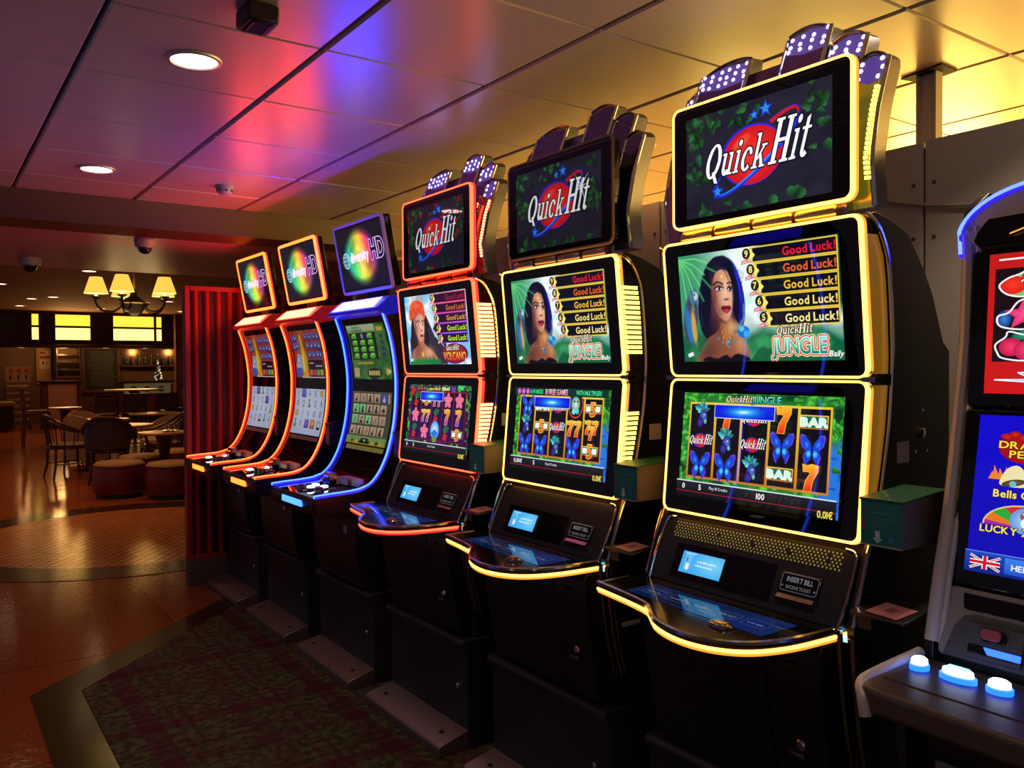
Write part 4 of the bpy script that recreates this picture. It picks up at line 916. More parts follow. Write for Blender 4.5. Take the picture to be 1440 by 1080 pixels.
def picture(key, maker, fn, m, parent, name='picture', cuts=0):
    if key not in ART: ART[key] = maker().mesh(name, fn, m, cuts, clip=key[:3] in ('low', 'top', 'neo', 'men', 'up_'))
    return put_mesh(name, ART[key], parent)

def stand_and_foot(t):
    st = MB().prism_y([(1.725, 0.006), (1.725, .37), (1.696, .418), (1.703, .432), (2.14, .432), (2.14, 0.006)], -.325, .325).build('stand', 'stand_grey', t, bevel=.004)
    MB().lathe([(.011, 0), (.011, -.006), (.006, -.008), (.006, -.004), (.002, -.004)], (1.725, -.255, .235), 14, 'x').build('lock', 'chrome', st)
    fp = MB().prism_y([(1.592, 0.006), (1.592, .040), (1.602, .050), (1.728, .078), (1.728, .006)], -.325, .325).build('foot_plate', 'foot_steel', t, bevel=.003)
    for yy in (-.24, .24): MB().lathe([(.012, 0), (.012, .0016)], (1.655, yy, .0621), 14).build('bolt_hole', 'joint_black', fp, smooth=0)
    return st

def art_text(txt, h, bot, top, hw, W, H, col, m, name, parent, **k):
    a = Art(W, H); a.text(txt, W / 2, (H - h) / 2, h, col, align='c', **k); return put_mesh(name, a.mesh(name, plane_map(bot, top, hw), m), parent)

SIDE = [(1.770, 1.842), (1.805, 1.828), (1.832, 1.800), (1.857, 1.752), (1.868, 1.690), (1.875, 1.610), (1.880, 1.518), (1.876, 1.440), (1.866, 1.350), (1.846, 1.250), (1.820, 1.152), (1.773, 1.050), (1.735, .950), (1.717, .900)]
SIDE_LOW = [(1.717, .880), (1.724, .800), (1.740, .690), (1.757, .610), (1.778, .535)]
BACK = [(2.13, .535), (2.13, 1.530), (2.100, 1.552), (2.078, 1.600), (2.050, 1.665), (2.010, 1.725), (1.975, 1.765), (1.935, 1.808), (1.86, 1.835), (1.80, 1.848)]
DECK = cat_path([(1.545, .348), (1.535, .28), (1.522, .20), (1.500, .11), (1.462, .055), (1.428, .005), (1.406, -.06), (1.403, -.13), (1.425, -.195), (1.475, -.245), (1.56, -.276), (1.66, -.288), (1.745, -.292)], 5)

def wave_machine(yc, T):
    global OX
    OX = 1.93
    t = empty('slot_machine', (1.93, yc, 0)); tag(t, T['label'], 'slot machine', 'slot machines in the row')
    stand_and_foot(t)
    for s_, y0, y1 in ((1, .312, .332), (-1, -.332, -.312)):
        p = MB().prism_y(SIDE + SIDE_LOW + BACK, y0, y1).build('side_panel', 'black_satin', t, bevel=.002)
        yo = s_ * .328
        MB().tube([(x - .002, yo, z) for x, z in cat_path(SIDE, 3)], .0052, 8).build('chrome_edge', 'chrome', p)
        MB().tube([(x - .004, s_ * .330, z) for x, z in cat_path(SIDE_LOW, 4)], .011, 8).build('chrome_pillar', 'dark_chrome', p); MB().tube([(x - .004, s_ * .296, z) for x, z in cat_path(SIDE_LOW, 4)], .009, 8).build('chrome_pillar', 'dark_chrome', p)
        if s_ < 0:
            MB().box(1.888, 1.940, -.3335, -.332, 1.262, 1.312).build('sticker', 'label_lilac' if T['near'] else 'label_white', p, smooth=0)
            MB().box(1.768, 1.845, -.3335, -.332, .686, .700).build('sticker', 'label_white', p, smooth=0); rp = MB().box(1.792, 1.850, -.3330, -.332, .575, .678).build('rating_plate', 'dark_chrome', p, smooth=0); MB().box(1.796, 1.846, -.3336, -.3330, .579, .674).build('plate_print', 'black_satin', p, smooth=0)
            MB().lathe([(.012, -.332), (.012, -.337), (.007, -.339)], (1.998, 0, 1.330), 14, 'y').build('side_lock', 'chrome', p)
            for (x, z) in ((2.0, 1.385), (1.968, 1.285), (2.02, 1.285)): MB().lathe([(.004, -.332), (.004, -.3345)], (x, 0, z), 8, 'y').build('rivet', 'chrome', p, smooth=0)
    MB().prism_y([(1.815, 1.835), (1.842, 1.462), (1.815, 1.09), (1.775, .885), (1.765, .865), (1.765, .44), (2.125, .44), (2.125, 1.525), (2.07, 1.60), (1.93, 1.80)], -.312, .312).build('cabinet', 'black_matt', t)
    # belly doors below the deck
    prof = [(1.665, .855), (1.652, .83), (1.658, .76), (1.675, .65), (1.700, .53), (1.715, .445), (1.77, .44), (1.77, .86)]
    d1 = MB().prism_y(prof, -.128, .285).build('belly_door', 'black_satin', t, bevel=.004); d2 = MB().prism_y(prof, -.285, -.133).build('belly_door', 'black_satin', t, bevel=.004)
    art_text('SG', 15, (1.6768, .640), (1.6712, .668), .028, 40, 24, (26, 24, 26), PRINT, 'maker_mark', d2, shear=.2)
    MB().box(1.668, 1.69, -.235, -.195, .575, .584).build('latch', 'dark_chrome', d2, bevel=.002); MB().lathe([(.013, 0), (.013, -.008), (.008, -.012), (.004, -.012)], (1.690, -.215, .60), 16, 'x').build('lock', 'chrome', d2)
    MB().prism_y([(1.66, .81), (1.648, .80), (1.652, .79), (1.665, .795)], -.222, -.196).build('latch', 'dark_chrome', d2)
    # rating plate on the left inner wing, next to the pillar
    q = MB().box(1.690, 1.693, .305, .311, .60, .74); 
    # bill and speaker panel
    pb, pt = (1.700, .892), (1.783, 1.060); bp = slab(pb, pt, .306, .03, .022, 'bill_panel', MATS['black_satin'], t)
    L = math.hypot(pt[0] - pb[0], pt[1] - pb[1]); ux, uz = (pt[0] - pb[0]) / L, (pt[1] - pb[1]) / L; nx, nz = -uz, ux
    def P(y, s_, d=0.0): return (pb[0] + ux * s_ * L + nx * d, y, pb[1] + uz * s_ * L + nz * d)
    for s_ in (-1, 1): MB().tube(cat_path([P(s_ * .30, .0, .003), P(s_ * .305, .3, .004), P(s_ * .305, .8, .004), P(s_ * .296, .97, .004), P(s_ * .27, 1.0, .003)], 4), .0036, 8).build('chrome_edge', 'chrome', bp)
    g = MB(); rr = random.Random(int(yc * 100))
    for r_ in range(6):
        for c in range(48):
            y = .262 - c * .0111 - (.0055 if r_ % 2 else 0); s_ = .93 - r_ * .042
            if c % 10 == 4 and r_ in (1, 2, 3) and rr.random() < .4: continue
            g.add([P(y + .0027 * math.cos(a), s_ + .0030 / L * math.sin(a), .0008) for a in np.linspace(0, 2 * PI, 8, endpoint=False)], [tuple(range(8))])
    o = g.build('speaker_grille', T['dots'], bp, smooth=0); o['kind'] = 'stuff'
    MB().loft2([P(.235, .62, .0012), P(-.10, .62, .0012), P(-.10, .10, .0012), P(.235, .10, .0012)], [P(.235, .62, -.01), P(-.10, .62, -.01), P(-.10, .10, -.01), P(.235, .10, -.01)]).build('display_window', 'black_glass', bp, smooth=0)
    lcd = picture('lcd', lcd_art, lambda u, v, d: np.array([P(.205 - .145 * a - .0, .20 + .32 * b, .0025 + c) for a, b, c in zip(u, v, d)]) - np.array([OX, 0, 0]), PIC, bp, 'info_display')
    ba = MB().loft2([P(-.120, .56, .004), P(-.232, .56, .004), P(-.232, .12, .004), P(-.120, .12, .004)], [P(-.120, .56, -.01), P(-.232, .56, -.01), P(-.232, .12, -.01), P(-.120, .12, -.01)]).build('bill_acceptor', 'black_gloss', bp, bevel=.003)
    MB().loft2([P(-.124, .26, .006), P(-.228, .26, .006), P(-.228, .20, .012), P(-.124, .20, .012)], [P(-.124, .26, 0), P(-.228, .26, 0), P(-.228, .20, 0), P(-.124, .20, 0)]).build('bill_slot', 'dark_chrome', ba, smooth=0)
    if 'bill' not in ART:
        a = Art(110, 46); a.line(rrect(106, 42, 8, 3, 55, 23), 1.6, (150, 150, 160), closed=True); a.text('INSERT BILL', 55, 25, 12.5, (190, 190, 198), align='c', sx=.82); a.text('RECEIVE TICKET', 55, 8, 8, (160, 160, 168), align='c', sx=.85); a.star(8, 13, 4, (160, 160, 168)); a.star(102, 13, 4, (160, 160, 168))
        ART['bill'] = a.mesh('bill_label', lambda u, v, d: np.array([P(-.123 - .106 * a_, .30 + .25 * b_, .0045 + c_) for a_, b_, c_ in zip(u, v, d)]) - np.array([OX, 0, 0]), pic_mat('bill_label', .30, .2))
    put_mesh('bill_label', ART['bill'], ba)
    # button deck
    poly = DECK + [(1.76, -.292), (1.76, .335), (1.70, .348)]
    dk = MB().prism_z(poly, .862, .893).build('button_deck', 'black_gloss', t, bevel=.003)
    rimp = [(1.66, .350), (1.60, .351)] + DECK
    MB().tube([(x, y, .889) for x, y in rimp], .0085, 8).build('deck_rim', 'dark_chrome', dk); MB().tube([(x - .001, y - (.002 if y < -.2 else 0), .8735) for x, y in rimp], .0042, 8).build('deck_light', T['led'], dk); MB().tube([(x + .002, y, .8655) for x, y in rimp], .0040, 8).build('deck_glow', T['glow'], dk)  # lowest tube imitates the glow under the deck light
    MB().box(1.735, 1.765, -.318, -.286, .852, .900).build('corner_block', 'chrome', dk, bevel=.004); MB().box(1.731, 1.736, -.315, -.292, .858, .874).build('corner_lamp', 'cyan_lamp', dk, smooth=0); 
    picture('touch', touch_art, lambda u, v, d: np.c_[1.545 + .105 * v - .025 * u * (1 - v) - OX, .235 - .465 * u, .8936 + d], pic_mat('touch_picture', .34), dk, 'touch_panel')
    sb = MB().lathe([(.034, 0), (.034, .004), (.030, .008), (.010, .010)], (1.505, -.125, .893), 24, sx=.62).build('spin_button', 'dark_chrome', dk); MB().lathe([(.022, 0), (.020, .004), (.001, .005)], (1.505, -.125, .901), 20, sx=.6).build('button_cap', T.get('cap', 'gold_metal'), sb)
    # two video displays
    for nm, bot, top, pb_, pt_, key, mk in (('lower_display', (1.765, 1.082), (1.802, 1.457), (1.7695, 1.128), (1.7985, 1.420), 'low_' + T['low'], lambda: reels_art(T['low'])),
                                        ('upper_display', (1.802, 1.467), (1.767, 1.842), (1.7982, 1.508), (1.7705, 1.806), 'up_' + T['up'], lambda: upper_art(T['up']))):
        s_ = slab(bot, top, .309, .035, .022, nm, MATS['black_glass'], t)
        rim(bot, top, .3092, .022, .0032, .0002, 'light_rim', T['led'], s_); rim(bot, top, .3092, .022, .0045, -.0085, 'light_band', T['led'], s_); rim(bot, top, .3095, .022, .0052, -.019, 'rim_glow', T['glow'], s_)  # rearmost tube imitates the coloured glow round the lit rim
        picture(key, mk, plane_map(pb_, pt_, .255), PIC, s_)
    MB().box(1.80, 1.83, -.33, .33, 1.456, 1.468).build('middle_joint', 'dark_chrome', t, smooth=0)
    # side lights between the displays and the chrome edges
    for s_ in (-1, 1):
        yy = s_ * .3105
        for (za, zb) in ((1.475, 1.80), (1.10, 1.448)):
            zs = np.linspace(za, zb, 25); fx = [1.802 - abs(z - 1.462) * .093 + .006 for z in zs]; bxs = [float(np.interp(z, [p[1] for p in SIDE[::-1]], [p[0] for p in SIDE[::-1]])) - .004 for z in zs]
            m_ = MB(); V = []
            for z, a_, b_ in zip(zs, fx, bxs): V += [(a_, yy, z), (b_, s_ * .318, z)]
            m_.add(V, [(2 * i, 2 * i + 1, 2 * i + 3, 2 * i + 2) for i in range(24)])
            sp = m_.build('side_strip', T['side_base'], t, smooth=0)
            if T['ribs']:
                lo, hi = (1.535, 1.752) if za > 1.4 else (1.125, 1.345)
                z = lo
                while z < hi:
                    a_ = 1.802 - abs(z - 1.462) * .093 + .008; b_ = float(np.interp(z, [p[1] for p in SIDE[::-1]], [p[0] for p in SIDE[::-1]])) - .008
                    MB().add([(a_, s_ * .3135, z), (b_, s_ * .3195, z), (b_ - .004, s_ * .323, z + .006), (a_, s_ * .319, z + .006), (a_, s_ * .3135, z + .0105), (b_, s_ * .3195, z + .0105)], [(0, 1, 2, 3), (3, 2, 5, 4)]).build('light_rib', T['ribs'], sp, smooth=0)
                    z += .0155
    # hinge bridge and topper display
    for y0, y1, zz in ((.27, .15, 1.842), (.145, .02, 1.848), (.015, -.11, 1.845), (-.115, -.235, 1.846)):
        MB().lathe([(.020, y1 + .003), (.023, y1 + .01), (.023, y0 - .01), (.020, y0 - .003)], (1.812, 0, zz + .02), 14, 'y').build('topper_hinge', T['hinge'], t)
    MB().box(1.81, 1.86, -.25, .29, 1.835, 1.90).build('topper_bracket', 'dark_chrome', t, bevel=.004)
    tb, tt = (1.781, 1.886), (1.781, 2.222)
    tp = slab(tb, tt, .281, .034, .022, 'topper_display', MATS['black_glass'], t)
    if T['top_led']:
        rim(tb, tt, .2812, .022, .0032, .0, 'light_rim', T['top_led'], tp); rim(tb, tt, .2812, .022, .0045, -.0085, 'light_band', T['top_led'], tp); rim(tb, tt, .2815, .022, .0052, -.019, 'rim_glow', T['glow'], tp)  # last tube imitates the glow behind the topper's lit rim
    else: rim(tb, tt, .2815, .022, .0055, -.003, 'frame_rim', 'bezel_brown', tp)
    picture('top_' + T['top'], lambda: topper_art(T['top']), plane_map((1.781, 1.908), (1.781, 2.186), .231), PICD if T['top'] != 'jungle' else PIC, tp)
    # crown: purple board and stepped columns with lamp dots, leaning back at the top
    def fx(z): return float(np.interp(z, [1.85, 1.98, 2.10, 2.25, 2.45], [1.842, 1.824, 1.850, 1.905, 1.985]))
    bd = MB(); Z = np.linspace(1.88, 2.335, 8)
    V = []
    for z in Z: V += [(fx(z) + .035, .33, z), (fx(z) + .035, -.16, z), (fx(z) + .06, -.16, z), (fx(z) + .06, .33, z)]
    bd.add(V, [(4 * i + k, 4 * i + (k + 1) % 4, 4 * i + 4 + (k + 1) % 4, 4 * i + 4 + k) for i in range(7) for k in range(4)] + [(0, 1, 2, 3), (28, 31, 30, 29)])
    bd.build('crown_board', 'crown_purple' if not T['crown'] else 'purple_shell', t)
    for ci, (ya, yb, zt, dx) in enumerate(((.022, -.112, 2.412, .0), (-.118, -.222, 2.352, .012), (-.224, -.305, 2.262, .0), (.322, .142, 2.392, .0), (.372, .285, 2.338, .016))):
        y0, y1 = max(ya, yb), min(ya, yb); W_ = y0 - y1; z0 = 1.868 if ci in (1, 2, 4) else 2.05
        Z = list(np.linspace(z0, zt - .05, 9)); prof = []
        out = []   # outline in (y,z): curved top sloping to the outer side
        outer_low = .020
        sgn = 1 if ci >= 3 else -1
        top = [(1 - (k / 8)) for k in range(9)]
        V = []; m_ = MB(); rows = []
        for z in Z: rows.append((z, [y0, y1]))
        # body of the column
        Vf = []
        for z in Z: Vf += [(fx(z) + dx, y0, z), (fx(z) + dx, y1, z), (fx(z) + dx + .055, y1, z), (fx(z) + dx + .055, y0, z)]
        nF = len(Z); F = [(4 * i + k, 4 * i + (k + 1) % 4, 4 * i + 4 + (k + 1) % 4, 4 * i + 4 + k) for i in range(nF - 1) for k in range(4)] + [(0, 3, 2, 1)]
        m_.add(Vf, F)
        # rounded cap: strip of slices across the width
        capF, capB = [], []
        for k in range(9):
            u = k / 8; y = y0 + (y1 - y0) * u; e = abs(2 * u - 1) ** 2.2; side = (u if sgn < 0 else 1 - u); z = zt - .020 * e - .016 * side
            capF.append((fx(z) + dx, y, z)); capB.append((fx(z) + dx + .05, y, z + .004))
        zb = Z[-1]; lo = [(fx(zb) + dx, y0 + (y1 - y0) * k / 8, zb) for k in range(9)]; lob = [(x + .055, y, z) for x, y, z in lo]
        m_.add(lo + capF + capB + lob, [(k, k + 1, 9 + k + 1, 9 + k) for k in range(8)] + [(9 + k, 10 + k, 19 + k, 18 + k) for k in range(8)] + [(18 + k, 19 + k, 28 + k, 27 + k) for k in range(8)] + [(0, 9, 18, 27), (8, 35, 26, 17)])
        cl = m_.build('crown_column', 'dark_chrome', t, smooth=40)
        zz_ = np.linspace(z0, zt - .055, 9)
        MB().add([(fx(z) + dx - .0010, y, z) for z in zz_ for y in (y0 - .004, y1 + .004)], [(2 * i, 2 * i + 1, 2 * i + 3, 2 * i + 2) for i in range(8)]).build('front_panel', T['flank'] if ci == 2 else ('purple_shell' if T['crown'] else 'crown_purple'), cl, smooth=0)
        for yy in (y0, y1):
            zt_ = zt - .03
            MB().tube([(fx(z) + dx - .002, yy, z) for z in np.linspace(max(z0, 1.87), zt_, 12)], .0062 if yy == y1 else .004, 8).build('chrome_edge', 'chrome', cl)
        MB().tube([(x - .001, y, z) for x, y, z in capF], .0035, 6).build('cap_trim', 'dark_chrome', cl)
        # lamp lens: darker violet window with dots
        zl = zt - .030; hgt = .062
        win = [(fx(z) + dx - .0015, y, z) for y, z in [(y0 - .006, zl - hgt * .75), (y0 - W_ * .5, zl - hgt), (y1 + .006, zl - hgt * .95), (y1 + .006, zl), (y0 - W_ * .5, zl + .012), (y0 - .006, zl)]]
        MB().add(win, [tuple(range(6))]).build('lamp_window', 'crown_haze' if T['crown'] else 'crown_purple', cl, smooth=0)
        rd = random.Random(ci + 3); k = 0
        for r_ in range(3):
            for c in range(max(2, int(W_ / .03))):
                y = y0 - .014 - c * (W_ - .028) / max(1, int(W_ / .03) - 1) + rd.uniform(-.004, .004); z = zl - .006 - r_ * .019 + rd.uniform(-.005, .005)
                rr_ = .0062 if T['crown'] else .0045
                MB().lathe([(rr_, 0), (rr_ * .7, -.002), (.0005, -.0028)], (fx(z) + dx - .0022, min(max(y, y1 + .01), y0 - .01), z), 8, 'x').build('lamp_dot', 'dot_lilac' if T['crown'] else 'dark_chrome', cl, smooth=60)
    # lit strips on the viewer's right flank of the topper
    for (yy, dx, m_) in ((-.214, -.004, T['strip']), (-.292, .002, T['strip'])):
        fl = MB().add([(fx(z) + dx + q, yy - .003, z) for z in np.linspace(1.90, 2.19, 8) for q in (-.010, .02)], [(2 * i, 2 * i + 1, 2 * i + 3, 2 * i + 2) for i in range(7)]).build('flank_strip', T['flank'], t, smooth=0)
        if m_:
            for z in np.linspace(1.935, 2.155, 20): MB().box(fx(z) + dx - .0135, fx(z) + dx - .008, yy - .007, yy + .002, z - .0038, z + .0038).build('strip_lamp', m_, fl, smooth=0)
    MB().add([(fx(z) + .004, y, z) for z in np.linspace(1.885, 2.22, 8) for y in (-.222, -.296)], [(2 * i, 2 * i + 1, 2 * i + 3, 2 * i + 2) for i in range(7)]).build('flank_panel', T['flank'], t, smooth=0)
    OX = 0.0
    return t

YS = [1.42 + .8235 * k for k in range(6)]
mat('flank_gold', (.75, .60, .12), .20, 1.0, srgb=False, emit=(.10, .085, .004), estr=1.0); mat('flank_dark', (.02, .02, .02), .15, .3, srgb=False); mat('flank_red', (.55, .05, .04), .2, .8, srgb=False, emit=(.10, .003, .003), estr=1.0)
mat('hinge_red', (.7, .08, .06), .2, 1.0, srgb=False); mat('hinge_brown', (.30, .23, .20), .25, .9, srgb=False)
mat('grille_dark', (.05, .045, .02), .5, .5, srgb=False); mat('cap_red', (.4, .05, .06), .3, srgb=False)
wave_machine(YS[0], dict(label='nearest tall black slot machine with yellow neon screen frames and lit yellow topper frame', near=1, led='led_yellow', glow='glow_yellow', top_led='led_yellow', low='jungle', up='jungle', top='jungle', crown=True, side_base='side_gold', ribs=None, hinge='gold_metal', strip='side_yellow', flank='flank_gold', dots='dot_reflect_yellow'))
wave_machine(YS[1], dict(label='black slot machine with yellow neon screen frames and unlit topper frame, second large one', near=0, led='led_yellow', glow='glow_yellow', top_led=None, low='free', up='jungle', top='flash', crown=False, side_base='side_olive', ribs='side_yellow', hinge='hinge_brown', strip=None, flank='flank_dark', dots='grille_dark', cap='cap_red'))
wave_machine(YS[2], dict(label='black slot machine with red-orange neon screen frames beside the blue-lit curved machine', near=0, led='led_red', glow='glow_red', top_led='led_red', low='volcano', up='volcano', top='volcano', crown=True, side_base='side_red_dim', ribs='side_red', hinge='hinge_red', strip='side_red', flank='flank_red', dots='grille_dark', cap='cap_red'))

# ---- curved machines
CURVE = cat_path([(1.812, 1.762), (1.845, 1.665), (1.864, 1.578), (1.876, 1.490), (1.880, 1.410), (1.876, 1.310), (1.866, 1.225), (1.846, 1.135), (1.820, 1.060), (1.780, .988), (1.735, .943), (1.680, .920), (1.600, .912), (1.530, .909), (1.457, .904)], 4)
CZ = np.array([p[1] for p in CURVE[:48]])[::-1]; CXs = np.array([p[0] for p in CURVE[:48]])[::-1]
def curve_map(z0, z1, y0, y1):
    def fn(u, v, d):
        z = z0 + (z1 - z0) * v; x = np.interp(z, CZ, CXs) + .006; return np.c_[x - d - .0008 - OX, y0 + (y1 - y0) * u, z]
    return fn
def curve_machine(yc, T):
    global OX
    OX = 1.93
    t = empty('slot_machine', (1.93, yc, 0)); tag(t, T['label'], 'slot machine', 'slot machines in the row')
    stand_and_foot(t)
    side = [(x + .004, z - (.004 if x < 1.7 else 0)) for x, z in CURVE] + [(1.452, .885), (1.458, .840), (1.475, .812), (1.56, .800), (1.66, .790), (1.70, .60), (1.72, .44), (2.13, .44), (2.13, 1.70), (2.08, 1.78), (1.98, 1.845), (1.845, 1.838), (1.790, 1.782)]
    for y0, y1 in ((.262, .292), (-.292, -.262)):
        p = MB().prism_y(side, y0, y1).build('side_panel', 'black_satin', t, bevel=.003)
        ym = (y0 + y1) / 2
        MB().tube([(x - .003, ym, z + (.004 if x < 1.72 else 0)) for x, z in CURVE], .0075, 8).build('edge_light', T['led'], p); 
        for s_ in (-1, 1): MB().tube([(x - .0005, ym + s_ * .0095, z + (.001 if x < 1.72 else 0)) for x, z in CURVE], .0048, 6).build('light_glow', T['glow'], p)  # side tubes imitate the halo of the edge light
        MB().lathe([(.008, -.001), (.008, .001)], (1.5, y1 if y1 < 0 else y0, .85), 10, 'y').build('side_bolt', 'chrome', p, smooth=0)
    m_ = MB(); V = []
    for x, z in CURVE: V += [(x + .006, .264, z - (.004 if x < 1.7 else 0)), (x + .006, -.264, z - (.004 if x < 1.7 else 0))]
    m_.add(V, [(2 * i, 2 * i + 1, 2 * i + 3, 2 * i + 2) for i in range(len(CURVE) - 1)])
    fg = m_.build('front_glass', 'black_glass', t)
    picture('cu_' + T['up'], {'bottle': bottle_art, 'green': green_art}[T['up']], curve_map(1.437, 1.716, .212, -.228), PICD, fg, 'upper_picture', 12); picture('cl_' + T['low'], {'a': lambda: letters_art(0), 'b': lambda: letters_art(1), 'tiles': tiles_art}[T['low']], curve_map(1.105, 1.372, .226, -.222), PICD, fg, 'lower_picture', 12)
    MB().add([(float(np.interp(z, CZ, CXs)) + .0052, y, z) for z in (1.075, 1.097) for y in (.215, -.215)], [(0, 1, 3, 2)]).build('credit_strip', T['credit'], fg, smooth=0)
    MB().prism_y([(1.925, 1.44), (1.915, 1.1), (1.84, .95), (1.74, .87), (1.70, .79), (1.70, .45), (2.12, .45), (2.12, 1.70), (1.98, 1.83), (1.89, 1.82), (1.90, 1.70)], -.262, .262).build('cabinet', 'black_matt', t)
    # front nose of the deck, belly door
    ns = MB().prism_y([(1.457, .898), (1.450, .880), (1.456, .838), (1.474, .812), (1.56, .800), (1.72, .80), (1.72, .898)], -.262, .262).build('deck_nose', 'black_satin', t, bevel=.004)
    MB().loft2([(1.4475, y, z) for y, z in rrect(.255, .030, .008, 3, -.012, .862)], [(1.460, y, z) for y, z in rrect(.255, .030, .008, 3, -.012, .862)]).build('nose_light', T['nose'], ns, smooth=0)
    bd = MB().prism_y([(1.665, .80), (1.668, .62), (1.690, .48), (1.71, .445), (1.76, .44), (1.76, .80)], -.255, .255).build('belly_door', 'black_satin', t, bevel=.004)
    MB().box(1.6635, 1.666, -.165, -.125, .70, .735).build('label_plate', 'label_white', bd, smooth=0) if T['plate'] else None
    # buttons and reader on the deck
    for (x, y, r, m_, sx) in T['buttons']:
        b = MB().lathe([(r * 1.15, 0), (r * 1.15, .006), (r, .008)], (x, y, .908), 18, sy=sx).build('button_ring', 'dark_chrome', ns); MB().lathe([(r, 0), (r * .92, .009), (r * .5, .012), (.001, .0125)], (x, y, .914), 18, sy=sx).build('button_cap', m_, b)
    for (x0, x1, y0, y1, z, m_) in ((1.70, 1.745, .13, .20, .958, 'dark_chrome'), (1.66, 1.70, .03, .12, .938, 'black_gloss'), (1.69, 1.755, -.12, .01, .955, 'bezel_brown'), (1.70, 1.74, -.20, -.14, .958, 'label_white')):
        MB().box(x0, x1, y0, y1, z - .035, z).build('reader_module', m_, ns, bevel=.004)
    # header light and topper
    hb = MB().prism_y([(1.772, 1.765), (1.776, 1.782), (1.845, 1.842), (1.98, 1.850), (1.98, 1.775), (1.83, 1.745)], -.294, .294).build('header_box', T['headbox'], t, bevel=.004)
    MB().add([(1.7745, .252, 1.786), (1.7745, -.252, 1.786), (1.8345, -.232, 1.8385), (1.8345, .232, 1.8385)], [(0, 1, 2, 3)]).build('header_light', T['head'], hb, smooth=0)
    MB().box(1.90, 1.95, -.08, .08, 1.84, 1.93).build('topper_neck', 'black_matt', t, bevel=.004)
    tb, tt = (1.864, 1.886), (1.802, 2.226)
    tp = slab(tb, tt, .281, .05, .014, 'topper_display', MATS['black_gloss'], t)
    rim(tb, tt, .276, .016, .0098, -.004, 'light_rim', T['top'], tp)
    if T['top_glow']: rim(tb, tt, .282, .018, .006, -.014, 'rim_glow', T['top_glow'], tp)  # outer tube imitates the rim light's glow
    picture('burst', burst_art, plane_map((1.8605, 1.905), (1.8055, 2.207), .262), PIC, tp)
    OX = 0.0
    return t
mat('rim_lilac', (.42, .38, .52), .35, srgb=False, emit=(.045, .035, .09), estr=1.0); mat('header_red', (.10, .01, .01), .25, srgb=False, emit=(.20, .004, .004), estr=1.0); mat('header_blue', (.01, .01, .12), .25, srgb=False, emit=(.004, .006, .30), estr=1.0)
mat('credit_dark', (.03, .02, .02), .3, srgb=False, emit=(.06, .02, .02), estr=1.0); mat('credit_green', (.1, .1, .03), .3, srgb=False, emit=(.12, .10, .02), estr=1.0); mat('button_dark', (.06, .03, .05), .25, srgb=False)
BT = [(1.53, .06, .022, 'button_dark', 1.0), (1.545, -.015, .020, 'button_white', 1.0), (1.59, .03, .020, 'button_white', 1.0), (1.60, -.05, .020, 'button_white', 1.0), (1.555, -.095, .021, 'button_dark', 1.0), (1.60, -.16, .021, 'button_dark', 1.4)]
BT1 = [(1.53, .03, .022, 'button_white', 1.0), (1.57, .08, .022, 'button_dark', 1.0), (1.58, -.03, .022, 'button_dark', 1.0), (1.60, -.11, .022, 'button_dark', 1.2), (1.64, .06, .014, 'button_white', 1.4)]
curve_machine(YS[3], dict(label='curved black slot machine with blue neon edges and a blue-white header light', led='led_blue', glow='glow_blue', nose='led_blue', head='head_blue', headbox='header_blue', top='rim_lilac', top_glow=None, up='green', low='tiles', credit='credit_green', plate=True, buttons=BT))
curve_machine(YS[4], dict(label='curved black slot machine with orange neon edges, next to the blue-lit one', led='led_orange', glow='glow_orange', nose='led_orange', head='head_orange', headbox='header_red', top='led_orange', top_glow='glow_orange', up='bottle', low='b', credit='credit_dark', plate=True, buttons=BT1))
curve_machine(YS[5], dict(label='farthest curved slot machine with orange neon edges, in front of the red slatted screen', led='led_orange', glow='glow_orange', nose='led_orange', head='head_orange', headbox='header_red', top='led_orange', top_glow='glow_orange', up='bottle', low='a', credit='credit_dark', plate=True, buttons=BT1))

# the machine across the aisle: in the photograph it shows as blue lines mirrored in the screens
across = curve_machine(3.10, dict(label='curved slot machine across the aisle, seen only as blue lines mirrored in the screens', led='led_blue', glow='glow_blue', nose='led_blue', head='glow_blue', headbox='black_satin', top='rim_lilac', top_glow=None, up='green', low='tiles', credit='credit_green', plate=True, buttons=BT))
across.location = (-.62, 3.10, 0); across.rotation_euler = (0, 0, PI)

